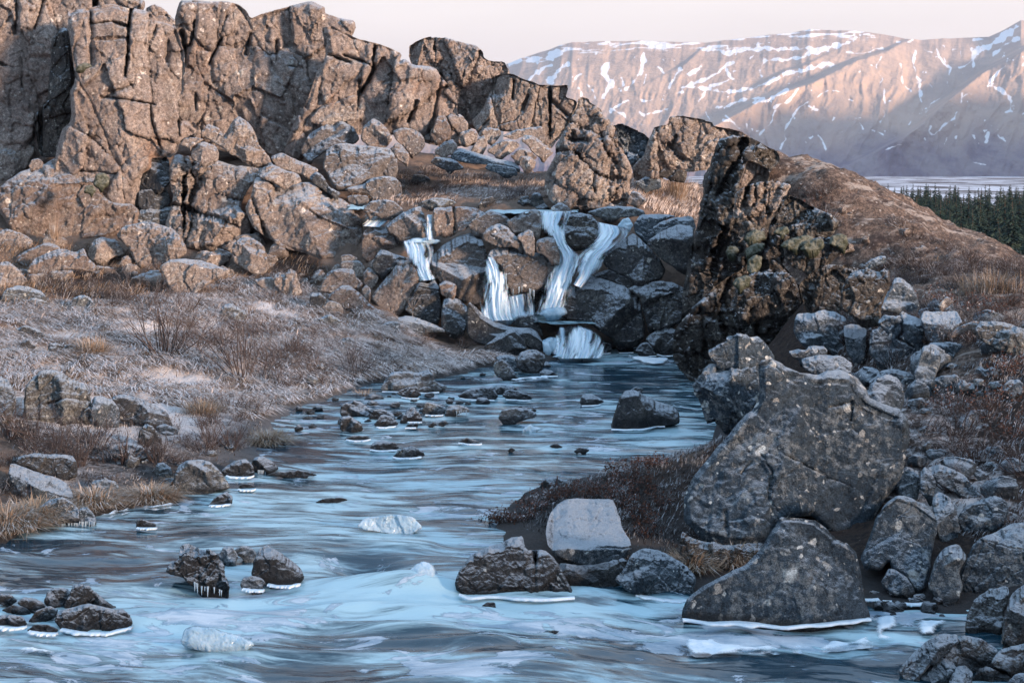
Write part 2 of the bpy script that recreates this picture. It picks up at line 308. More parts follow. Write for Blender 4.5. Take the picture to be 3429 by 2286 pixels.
ro = n.mr(mf, 0, 1, .10, .38); ro = n.mr(icf, 0, 1, ro, .33)
hb = n.math('ADD', n.math('MULTIPLY', n.noise(1.0, 5, .55, n.scale((1.1, 5, 1), FV), .6), .5), n.math('MULTIPLY', n.math('ADD', icf, n.math('MULTIPLY', n.noise(18, 5, .7), n.math('MULTIPLY', icf, .5))), .22))
M['water'] = n.fin(col, ro, n.bump(hb, .32, .10), .5)
n = N('falling_water'); u = n.attr('fu'); vv = n.attr('fv'); fl = n.t.nodes.new('ShaderNodeCombineXYZ'); n.l(u, fl.inputs[0]); n.l(vv, fl.inputs[1])
st = n.noise(1, 6, .65, n.scale((7, .9, 1), fl.outputs[0]), .3); st2 = n.noise(1, 5, .6, n.scale((20, 1.6, 1), fl.outputs[0]), .2)
q = n.math('ADD', n.math('MULTIPLY', st, .6), n.math('MULTIPLY', st2, .4))
col = n.mix(n.mr(q, .36, .60), (.26, .39, .50), (.72, .79, .84)); n.b.inputs['Subsurface Weight'].default_value = .2
al = n.mr(n.math('SUBTRACT', n.math('ADD', n.math('MULTIPLY', n.math('SUBTRACT', q, .5), 3.4), 1.12), n.math('MULTIPLY', n.math('POWER', n.attr('ed'), 1.7), 1.35)), .1, .75)
al = n.math('MULTIPLY', al, n.mr(n.math('ADD', n.noise(1, 5, .7, n.scale((2.2, .8, 1), fl.outputs[0]), .6), n.math('MULTIPLY', n.attr('ed'), -.16)), .30, .44)); n.l(al, n.b.inputs['Alpha']); M['fall'] = n.fin(col, .45, n.bump(q, .5, .08), .3)
# mountain, plain, far forest floor
n = N('mountain_slope'); sn = n.attr('snow')
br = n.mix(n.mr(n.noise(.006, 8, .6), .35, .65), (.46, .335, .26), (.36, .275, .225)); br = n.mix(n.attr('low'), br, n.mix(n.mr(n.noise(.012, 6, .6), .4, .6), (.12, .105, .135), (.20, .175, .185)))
sf = n.mr(n.math('ADD', sn, n.math('MULTIPLY', n.math('SUBTRACT', n.noise(.05, 6, .75), .5), .5)), .36, .66)
M['mountain'] = n.fin(n.mix(sf, br, (.76, .72, .72)), .95, n.bump(n.noise(.03, 6, .65), .8, 9), .05)
n = N('snowy_plain'); sf = n.mr(n.noise(.02, 8, .7, n.scale((1, .35, 1))), .44, .56)
M['plain'] = n.fin(n.mix(sf, (.10, .085, .08), (.55, .55, .60)), .95, None, .05)
# ---------------------------------------------------------------- rock bodies
def inside(poly, X, Y):
    r = np.zeros(X.shape, bool); n = len(poly)
    for i in range(n):
        x1, y1 = poly[i]; x2, y2 = poly[(i+1) % n]
        if y1 == y2: continue
        c = (y1 > Y) != (y2 > Y); r ^= c & (X < (x2-x1)*(Y-y1)/(y2-y1)+x1)
    return r
def dpoly(pts, line, closed=True):
    """distance to, and nearest point on, a polyline"""
    best = np.full(len(pts), 1e18); near = np.zeros_like(pts); n = len(line)
    for i in range(n if closed else n-1):
        a = line[i]; b = line[(i+1) % n]; ab = b-a; L = (ab*ab).sum()+1e-9
        t = np.clip(((pts-a)@ab)/L, 0, 1); q = a+t[:, None]*ab; d = ((pts-q)**2).sum(1); k = d < best
        best[k] = d[k]; near[k] = q[k]
    return np.sqrt(best), near
def roughen(poly, amp, seg, rng, soft=True):
    """round the traced corners a little and break the straight runs up"""
    if soft:
        a = poly; b = np.roll(poly, -1, 0); poly = np.stack([a*.86+b*.14, a*.14+b*.86], 1).reshape(-1, 2)
    out_ = []
    n = len(poly)
    for i in range(n):
        a = poly[i]; b = poly[(i+1) % n]; L = np.hypot(*(b-a)); k = max(1, int(L/seg)); nr = np.array([-(b-a)[1], (b-a)[0]])/(L+1e-9)
        off = 0.0
        for j in range(k):
            t = j/k; out_.append(a+(b-a)*t+nr*(rng.normal()*amp*(1 if j else .5)))
    return np.array(out_)
def lineat(line, v, axis):
    i = 1-axis; o = np.argsort(line[:, i]); return np.interp(v, line[o, i], line[o, axis])
ROCKS = []
FOOT = []
def rock(reg, mat, pts, label=None, cat='boulder', name='boulder', d=None, dd=0.0, lean=.45, bulge=.75, back=.9, fac=7, fg=1.05, rough=.055, blk=.10,
         top=None, left=None, right=None, cracks=(), rim=False, group=None, step=None, soft=True, tall=1.0, parent=None, seed=None, kind=None, icl=None, sink=.12, ramp=.012, joint=0.0, force=False, cw=.5, capf=.20):
    sd = seed if seed is not None else len(ROCKS)+1
    rng = np.random.default_rng(sd*7+3)
    poly = px(reg, pts) if isinstance(pts, str) else np.asarray(pts, float)
    yb = poly[:, 1].max(); xb = float(poly[poly[:, 1] > yb-12, 0].mean())
    if d == 'w': d = dwater(yb) if yb > 1150 else 38.
    elif d is None: d = dground(xb, min(yb, 2285))
    elif not force: d = min(d, dground(xb, min(yb, 2285)))
    d = d+dd; m = d/F
    x0, y0 = poly.min(0); x1, y1 = poly.max(0); size = max(x1-x0, y1-y0); H = y1-y0
    area = .5*abs(np.sum(poly[:, 0]*np.roll(poly[:, 1], -1)-poly[:, 1]*np.roll(poly[:, 0], -1)))
    q = roughen(poly, max(.6, ramp*math.sqrt(area)**.9), max(7, size/16), rng, soft)
    s = step or float(np.clip(math.sqrt(area)/90, 2.4, 4.4))
    nx = int((x1-x0)/s)+4; ny = int((y1-y0)/s)+4
    gx = x0-1.5*s+np.arange(nx+1)*s; gy = y0-1.5*s+np.arange(ny+1)*s
    cxm, cym = np.meshgrid(gx[:-1]+s/2, gy[:-1]+s/2)
    ok = inside(q, cxm, cym)
    if ok.sum() < 4: return None
    iy, ix = np.nonzero(ok); W1 = nx+1
    quad = np.stack([iy*W1+ix, (iy+1)*W1+ix, (iy+1)*W1+ix+1, iy*W1+ix+1], 1)     # seen from the camera: counter-clockwise
    use, inv = np.unique(quad, return_inverse=True); quad = inv.reshape(-1, 4)
    cnt = np.bincount(quad.ravel(), minlength=len(use)); bd = cnt < 4
    p2 = np.stack([gx[use % W1], gy[use//W1]], 1)
    p2[~bd] += rng.uniform(-.25, .25, (int((~bd).sum()), 2))*s
    dist, near = dpoly(p2, q); p2[bd] = near[bd]; dist[bd] = 0
    R = max(dist.max()*m, .02); t = np.clip(dist*m/R, 0, 1)
    u = (p2[:, 0]-(x0+x1)/2)*m; v = (y1-p2[:, 1])*m
    prof = np.sqrt(np.clip(1-(1-np.clip(t*1.25, 0, 1))**2.2, 0, 1))
    # broken flat facets
    wf = np.full(len(u), 9e9)
    for k in range(fac):
        c = q[rng.integers(len(q))]*.45+np.array([rng.uniform(x0, x1), rng.uniform(y0, y1)])*.55
        gr = rng.normal(0, fg*.6, 2); gr[1] -= fg*.25      # upper sides lie back
        cu = (c[0]-(x0+x1)/2)*m; cv_ = (y1-c[1])*m
        wf = np.minimum(wf, rng.uniform(.55, 1.0)*bulge*R+(u-cu)*gr[0]+(v-cv_)*gr[1])
    wb = (.72+.75*prof)*bulge*R if fac else prof*bulge*R*1.25
    if fac:
        k_ = .07*R+1e-6; hh = np.clip(.5+.5*(wb-wf)/k_, 0, 1); w_ = wb*(1-hh)+wf*hh-k_*hh*(1-hh)
        w_ = np.maximum(w_, -.25*R)-.22*bulge*R*(1-sstep(0, .09, t))-.35*bulge*R
    else: w_ = wb
    w_edge = 0
    base = -lean*v*tall
    if top is None and cat not in ('moss', 'ice mound') and H > 40 and capf > 0:      # weathered cap: the crown lies back and holds the frost
        xs_ = np.linspace(x0, x1, 40); env = np.array([np.min(np.where(np.abs(q[:, 0]-a) < (x1-x0)/24+4, q[:, 1], 1e9)) for a in xs_]); env = np.where(env > 1e8, y0, env)
        ln = np.stack([xs_, env+H*capf*(1+.6*fbm(np.c_[xs_*6/size, 0*xs_, 0*xs_+sd], 3, sd))*np.clip(1.3-(env-y0)/H, .2, 1)], 1); c = np.interp(p2[:, 0], ln[:, 0], ln[:, 1])
        e = np.maximum(0, c-p2[:, 1])*m; base = base-1.7*e; w_ = w_*(1-.4*sstep(0, .12*R+.001, e))
    for spec, ax, sg in ((top, 1, 1), (left, 0, 1), (right, 0, -1)):
        if spec:
            ln = px(spec[2] if len(spec) > 2 else reg, spec[0]); c = lineat(ln, p2[:, 1-ax], ax)
            e = np.maximum(0, (c-p2[:, ax])*sg)*m; base = base-spec[1]*e
            w_ = w_*(1-.55*sstep(0, .12*R+.001, e))
    for ck in cracks:
        ln = px(ck[3] if len(ck) > 3 else reg, ck[0]); dc, _ = dpoly(p2+rng.normal(0, .5, p2.shape), ln, False)
        wd = max(2.6, ck[2]*cw)*(1+.5*fbm(np.c_[p2*.03, np.zeros(len(p2))], 2, sd))
        w_ = w_-ck[1]*np.exp(-(dc/wd)**2)*(~bd)
    if joint:      # vertical joints and ledges: flat faced blocks standing in and out
        jq = np.c_[p2[:, 0]*m, 0*u, -p2[:, 1]*m]+np.array([sd*7.1, sd*3.3, sd*1.7])
        jq[:, 0] += .16*jq[:, 2]*(1 if sd % 2 else -1)
        jw = jq+np.c_[.13*fbm(jq*.9, 4, sd+1, .6), 0*u, .20*fbm(jq*.8, 4, sd+2, .6)]
        for sx, sz, am, gv in ((.42, .22, 1.0, .22), (1.0, .55, .48, .13), (2.3, 1.5, .22, .06), (5.0, 3.6, .10, .03)):
            f1, f2, cid, cv = voro(jw*np.array([sx, 1, sz])+np.array([0, .5, 0]), sd+int(sx*40))
            w_ = w_+joint*(am*(cid-.5)*1.2+am*.9*((cid*7.3 % 1)-.5)*cv[:, 0]+am*.8*((cid*3.7 % 1)-.35)*cv[:, 2])*sstep(0, .05, t)-joint*gv*(1-sstep(0, .05, f2-f1))*(~bd)
    fr = P(p2[:, 0], p2[:, 1], d)                      # on the contact plane, then pushed along the line of sight
    dep = d-(base+w_); front = P(p2[:, 0], p2[:, 1], dep)
    bq = np.clip(t*3, 0, 1)
    dfar = d-(base*(1-bq)+np.minimum(base.min(), base)*bq)+back*R*np.sqrt(np.clip(1-(1-t)**2, 0, 1))
    dfar = np.maximum(dfar-w_*(1-bq), dep+.02*(~bd))
    bk = P(p2[:, 0], p2[:, 1], dfar)
    # weathering: displaced along the surface normal
    nb = len(front)
    def normals(vv, f):
        n_ = np.cross(vv[f[:, 2]]-vv[f[:, 0]], vv[f[:, 3]]-vv[f[:, 1]]); acc = np.zeros_like(vv)
        for j in range(4): np.add.at(acc, f[:, j], n_)
        return acc/(np.linalg.norm(acc, axis=1, keepdims=True)+1e-12)
    nr = normals(front, quad)
    o = np.array([sd*13.7, sd*5.1, sd*9.3]); sc_ = max(R, .15)
    q3 = front+o; fx = min(1.0, 3.0*s*m*14)
    disp = rough*sc_**.75*(fbm(q3*1.9/sc_**.6, 6, sd, .58)*1.6)
    disp += rough*.45*sc_**.5*fbm(q3*6.0/sc_**.4, 4, sd+5, .6, ridge=True)
    if blk:
        for fq, am in ((1.15, .85), (2.9, .50), (6.5, .26)):
            cs = np.array([fq, fq, fq*.8])/sc_**.55
            wq = q3*cs; wq = wq+.07*np.stack([fbm(wq*1.3, 3, sd+k) for k in range(3)], 1)
            f1, f2, cid, cv = voro(wq, sd+int(fq*10))
            tl = np.stack([_h((cid*9e6).astype(np.int64), 0*f1.astype(np.int64)+k, 0*f1.astype(np.int64), sd)-.5 for k in range(3)], 1)*2.0
            disp += blk*am*sc_**.7*((cid-.5)*.75+.95*(tl*cv).sum(1)-.30*(1-sstep(.0, .055, f2-f1)))
    disp = disp*np.where(bd, .25, sstep(0, .10, t)*.75+.25)
    front = front+nr*disp[:, None]
    low = sstep(.10, .0, v/(H*m+1e-9)); front[:, 2] -= sink*low*bd; 
    # assemble, back side welded to the rim of the front
    idx = np.full(nb, -1); idx[bd] = np.nonzero(bd)[0]; inn = np.nonzero(~bd)[0]; idx[inn] = nb+np.arange(len(inn))
    vv = np.concatenate([front, bk[inn]]); bq_ = idx[quad][:, ::-1]
    ob = mesh_obj(name, vv, [quad, bq_], M[mat], parent)
    basep = P(xb, yb, d)
    rec = dict(o=ob, poly=q, d=d, m=m, R=R, base=basep, yb=yb, H=H, sd=sd); ROCKS.append(rec)
    kids = []
    if rim: kids.append(add_rim(rec, rng, rim))
    if icl: kids += add_icicles(rec, rng, reg, icl)
    recenter(ob, basep)
    for k in kids:
        if k: recenter(k, basep); k.location = (0, 0, 0)
    if parent is None: tag(ob, label, cat, group, kind)
    return ob
def add_rim(rec, rng, opt):
    """white plate of ice frozen round the waterline"""
    q = rec['poly']; lim = rec['yb']-rec['H']*(.20 if opt is True else opt)
    k = q[q[:, 1] > lim]
    if len(k) < 4: return None
    k = k[np.argsort(k[:, 0])]; n = 60
    xs = np.linspace(k[0, 0], k[-1, 0], n); nb_ = max(1, len(k)//1)
    ys = np.array([np.max(np.where(np.abs(k[:, 0]-x) < max(14, (xs[-1]-xs[0])/16), k[:, 1], -1e9)) for x in xs]); ys = np.where(ys < lim, np.interp(xs, k[:, 0], k[:, 1]), ys)
    ys = np.convolve(np.pad(ys, 3, 'edge'), np.ones(7)/7, 'valid')
    d = np.minimum(dwater(ys, .05), rec['d']+.25*rec['R']); c = P(xs, ys, d); c[:, 2] = 0
    up = (.035+.03*rng.random())*(2.2 if rec['R'] > .45 else 1); i1 = np.arange(n)
    wn1 = np.maximum(0, .09+.34*fbm(np.c_[i1*.15, i1*0, i1*0], 3, rec['sd'], .5)) ; e = np.sin(np.linspace(0, math.pi, n))**.35
    wd = np.maximum(.012, wn1*e*min(.6, .12+.5*rec['R']))
    inn = c+np.array([0, .07, up+.008]); o1 = c+np.stack([0*wd, -wd*.7, 0*wd+up+.008], 1); o2 = c+np.stack([0*wd, -wd, 0*wd+up-.003], 1); o3 = c+np.stack([0*wd, -wd*.8, 0*wd+up-.012], 1); i2 = c+np.array([0, .07, up-.015])
    rows = [inn, o1, o2, o3, i2]; v = np.concatenate(rows); f = []
    for r in range(len(rows)):
        a = r*n; b = ((r+1) % len(rows))*n
        for i in range(n-1): f.append((a+i, b+i, b+i+1, a+i+1))
    return mesh_obj('ice_rim', v, np.array(f), M['rim'], rec['o'])
def cone_mesh(p, ln, r, rng, ns=5):
    v = []; f = []
    for k, (t, rr) in enumerate(((0, 1.), (.35, .62), (.75, .3))):
        for j in range(ns):
            a = 2*math.pi*j/ns; v.append((p[0]+r*rr*math.cos(a)+rng.normal()*r*.08, p[1]+r*rr*math.sin(a), p[2]-ln*t))
    v.append((p[0], p[1], p[2]-ln)); tip = len(v)-1
    for k in range(2):
        for j in range(ns): f.append((k*ns+j, (k+1)*ns+j, (k+1)*ns+(j+1) % ns, k*ns+(j+1) % ns))
    tri = [(2*ns+j, tip, 2*ns+(j+1) % ns) for j in range(ns)]
    return np.array(v), np.array(f), np.array(tri)
def add_icicles(rec, rng, reg, spec):
    """spec: polyline to hang from, number, mean length, depth offset towards the camera"""
    ln = px(reg, spec[0]); seg = np.r_[0, np.cumsum(np.hypot(*np.diff(ln, axis=0).T))]; r = []
    for k in range(spec[1]):
        t = rng.uniform(0, seg[-1]); X = np.interp(t, seg, ln[:, 0]); Y = np.interp(t, seg, ln[:, 1])
        p = P(X, Y, rec['d']-spec[3]*.25); L = spec[2]*rng.uniform(.35, 1.5)
        v, f, tr = cone_mesh(p, L, .009+.016*L*rng.uniform(.6, 1.4), rng)
        r.append(mesh_obj('icicle', v, [f, tr], M['icicle'], rec['o']))
    return r
# ---------------------------------------------------------------- the cliffs and outcrops (traced faces, each with its own distance and thickness)
CL = dict(cat='cliff', name='cliff', lean=.16, bulge=.42, back=1.1, fac=9, fg=.30, rough=.035, blk=.03, joint=.55, capf=.045, soft=True, ramp=.010)
def cliff(reg, mat, pts, label, **k):
    a = dict(CL); a.update(k); return rock(reg, mat, pts, label, **a)
cliff('A', 'cliff', "-120,-160 700,-160 940,-10 1000,10 995,60 900,200 480,1000 250,1120 -120,1120", "pale brown rock wall at the left edge behind the tall cracked cliff tower", d=48.6, bulge=.25,
      cracks=[("110,-20 120,120 100,230", .5, 14), ("300,0 240,200", .5, 12), ("0,440 100,470", .4, 10), ("150,400 150,600", .4, 9)])
cliff('A', 'cliff', "1000,60 1060,30 1120,55 1180,115 1230,160 1230,260 1000,220", "small rounded rock top in the sky gap behind the tall cliff tower", d=60)
cliff('A', 'cliff', "1205,105 1240,10 1320,2 1420,10 1590,15 1650,40 1700,75 1722,125 1800,100 1980,50 2130,8 2230,45 2245,95 2360,130 2440,150 2455,200 2430,245 2350,420 2250,700 2150,950 2050,1100 1900,1100 1700,1050 1400,1000 1220,1000 1200,500 1215,300",
      "broad brown cliff with a dark heather ledge behind the rubble pile", d=52.5, bulge=.22, step=3.8,
      cracks=[("1335,150 1340,210 1310,310 1270,330", .7, 12), ("1255,230 1275,330 1270,430", .9, 16), ("1525,265 1490,340 1440,440", .7, 10), ("1725,240 1710,310 1695,370", .7, 11), ("1905,280 1905,420", .4, 8), ("1990,460 2040,460", .4, 7), ("1350,640 1350,760", .3, 7), ("1560,120 1530,230", .4, 8)])
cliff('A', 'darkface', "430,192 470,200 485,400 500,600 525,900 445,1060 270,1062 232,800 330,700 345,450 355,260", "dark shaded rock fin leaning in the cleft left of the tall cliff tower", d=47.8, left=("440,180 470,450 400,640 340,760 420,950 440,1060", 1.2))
cliff('A', 'cliff', "470,75 600,60 760,22 900,58 1000,70 1100,130 1200,160 1225,230 1270,360 1275,520 1265,640 1222,700 1235,830 1330,830 1380,900 1250,960 1210,1060 1170,1090 1050,1085 1040,1170 975,1200 950,1420 900,1570 430,1570 320,1300 402,1000 420,900 490,830 480,640 520,560 500,400 475,200",
      "tall cracked cliff tower, widest and nearest of the left wall", d=47, bulge=.45, step=3.8, joint=.42,
      left=("470,60 490,300 515,420 500,640 500,840 430,920 420,1020 420,1500", 1.0),
      cracks=[("905,55 885,200 878,400 860,525", .9, 9), ("640,165 760,150 880,180", .5, 8), ("625,90 630,450", .35, 14), ("700,670 870,688 960,700 1060,722", .45, 8), ("1035,725 1040,830 1090,960 1110,1060", .4, 8), ("640,270 870,262", .25, 7), ("740,650 900,590", .35, 18), ("1075,180 1050,270", .3, 7), ("1160,290 1150,430", .35, 14), ("1230,830 1235,940", .4, 7), ("560,1180 800,1200", .3, 9)])
cliff('B', 'cliff', "-142,195 -60,180 0,210 80,250 140,275 250,300 350,340 415,372 400,425 430,405 500,450 600,460 660,480 690,540 760,610 800,700 800,790 860,850 940,960 930,1010 800,1010 650,1010 400,930 100,930 -150,960 -300,1120 -400,1060 -330,850 -240,700 -170,500 -100,380",
      "sloping brown cliff fin with a dark left edge, right of the broad cliff", d=50, bulge=.40, step=3.8,
      left=("-60,180 -20,360 -130,560 -200,780 -270,900 -300,1100", 1.3),
      cracks=[("225,330 215,490 140,640", .9, 13), ("20,380 160,430 220,470", .5, 9), ("520,700 460,840", .5, 8), ("130,560 110,760", .5, 10), ("640,800 600,920", .6, 11), ("-80,380 60,430", .5, 9), ("690,540 640,780", .35, 9)])
cliff('B', 'cliff', "468,325 520,285 590,258 700,256 800,285 930,312 970,350 985,402 1030,425 1120,422 1165,492 1130,560 1080,740 1000,900 850,860 790,780 760,620 690,540 650,490 490,450 470,400",
      "dome topped cliff tower standing against the sky", d=57, left=("600,250 570,330 540,480", 1.2), blk=.14, cracks=[("700,420 680,470 720,620", .6, 10), ("760,520 780,580", .7, 14)])
cliff('B', 'tan', "1058,530 1100,506 1180,510 1250,545 1380,585 1500,590 1558,582 1562,622 1545,672 1620,690 1625,770 1580,830 1560,910 1430,1020 1300,930 1090,900 1040,900 960,955 895,835 960,770 1010,680 1050,590",
      "wedge shaped outcrop with a black left face, between dome tower and falls", d=55, bulge=.5, left=("1195,500 1165,650 1110,690 1050,790 1040,860 970,950", 1.5), cracks=[("1190,560 1180,680", .5, 10), ("1450,700 1560,800", .5, 10), ("1290,660 1250,760", .4, 8)])
cliff('B', 'frost', "1850,880 1920,850 2010,890 2090,920 2125,960 2090,1080 2040,1210 1960,1100 1880,960", "frosted stony ridge between the two outcrops below the mountain", d=60, cat='outcrop', name='rock_outcrop', blk=.18)
cliff('B', 'tan', "1585,800 1640,668 1690,675 1722,712 1798,762 1800,805 1855,832 1905,900 1905,950 1962,1080 2005,1170 1990,1260 1980,1400 1900,1462 1600,1455 1440,1395 1395,1320 1400,1200 1480,1050 1470,1000 1540,890",
      "spired outcrop right above the waterfall lip", d=46, bulge=.55, blk=.14, left=("1640,660 1560,900 1500,1060 1470,1200 1440,1400", 1.5),
      cracks=[("1480,1040 1600,1040 1700,1130", .5, 10), ("1800,930 1820,1040 1900,1130", .6, 11), ("1600,910 1600,960", .5, 8), ("1560,960 1690,970", .5, 9), ("1640,1100 1800,1220 1960,1240", .4, 9), ("1740,1200 1740,1330", .4, 8)])
cliff('B', 'tan', "2005,1150 2080,1080 2120,960 2150,880 2200,865 2250,860 2258,805 2330,795 2450,815 2555,840 2570,870 2680,890 2760,910 2830,950 2700,1110 2560,1170 2400,1190 2300,1160 2180,1240 2010,1225",
      "low outcrop with a dark left side on the skyline before the mountain", d=47, bulge=.5, blk=.14, left=("2240,850 2190,960 2150,1060 2160,1200", 1.5), cracks=[("2260,1000 2352,1100", .4, 8), ("2310,940 2280,1020", .4, 8)])
# right-hand hill
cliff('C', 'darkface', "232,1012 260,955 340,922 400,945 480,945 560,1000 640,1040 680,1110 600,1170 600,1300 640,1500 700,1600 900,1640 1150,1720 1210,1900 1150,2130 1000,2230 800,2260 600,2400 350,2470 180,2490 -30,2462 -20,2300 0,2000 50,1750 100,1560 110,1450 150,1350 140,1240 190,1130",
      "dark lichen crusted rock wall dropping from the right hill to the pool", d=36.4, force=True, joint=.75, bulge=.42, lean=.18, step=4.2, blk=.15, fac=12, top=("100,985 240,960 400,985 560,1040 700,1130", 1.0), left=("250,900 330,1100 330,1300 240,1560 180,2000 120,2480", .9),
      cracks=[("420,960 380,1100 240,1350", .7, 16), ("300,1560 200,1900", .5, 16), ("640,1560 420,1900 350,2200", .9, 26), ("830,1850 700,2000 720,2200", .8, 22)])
cliff('C', 'tan', "380,1290 440,1117 470,1105 590,1160 602,1200 580,1260 490,1290 420,1320", "brown slab standing on the crest of the right hill", d=35.2, dd=-.9, cat='outcrop', name='rock_outcrop', left=("440,1100 400,1280", 1))
cliff('C', 'tan', "345,1500 358,1330 420,1290 520,1255 660,1250 745,1280 710,1350 690,1430 640,1460 560,1525 470,1510 390,1500", "ribbed brown rock columns under the slab on the right hill", d=34.4, dd=-.9, cat='outcrop', name='rock_outcrop', blk=.2,
      cracks=[("450,1290 420,1400 450,1500", .6, 13), ("570,1270 560,1370 520,1500", .6, 13), ("500,1270 495,1420", .3, 8)], left=("400,1260 370,1500", 1))
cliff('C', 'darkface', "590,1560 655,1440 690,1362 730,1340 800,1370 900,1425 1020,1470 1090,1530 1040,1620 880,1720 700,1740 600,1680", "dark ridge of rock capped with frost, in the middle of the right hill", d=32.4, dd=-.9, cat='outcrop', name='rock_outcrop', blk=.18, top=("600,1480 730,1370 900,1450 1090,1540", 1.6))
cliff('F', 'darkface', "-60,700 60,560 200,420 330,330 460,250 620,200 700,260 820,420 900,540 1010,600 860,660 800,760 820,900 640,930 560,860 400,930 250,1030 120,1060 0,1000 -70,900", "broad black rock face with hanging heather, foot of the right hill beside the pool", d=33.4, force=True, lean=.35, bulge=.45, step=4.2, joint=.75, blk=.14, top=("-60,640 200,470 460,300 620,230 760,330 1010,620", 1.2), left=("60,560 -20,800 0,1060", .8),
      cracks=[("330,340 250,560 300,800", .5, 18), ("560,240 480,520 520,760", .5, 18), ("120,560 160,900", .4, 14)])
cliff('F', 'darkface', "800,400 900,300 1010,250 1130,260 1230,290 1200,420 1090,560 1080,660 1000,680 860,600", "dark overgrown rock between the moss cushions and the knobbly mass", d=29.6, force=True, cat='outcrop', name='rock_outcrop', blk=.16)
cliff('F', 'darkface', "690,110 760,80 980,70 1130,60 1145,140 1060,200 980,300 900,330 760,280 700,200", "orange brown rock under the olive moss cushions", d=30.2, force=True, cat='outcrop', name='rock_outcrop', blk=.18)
cliff('F', 'darkface', "350,560 360,420 480,300 600,300 760,330 800,420 820,540 720,620 560,620 400,640", "black overhanging rock below the moss cushions on the right bank", d=29.3, force=True, cat='outcrop', name='rock_outcrop', blk=.19, bulge=.6)
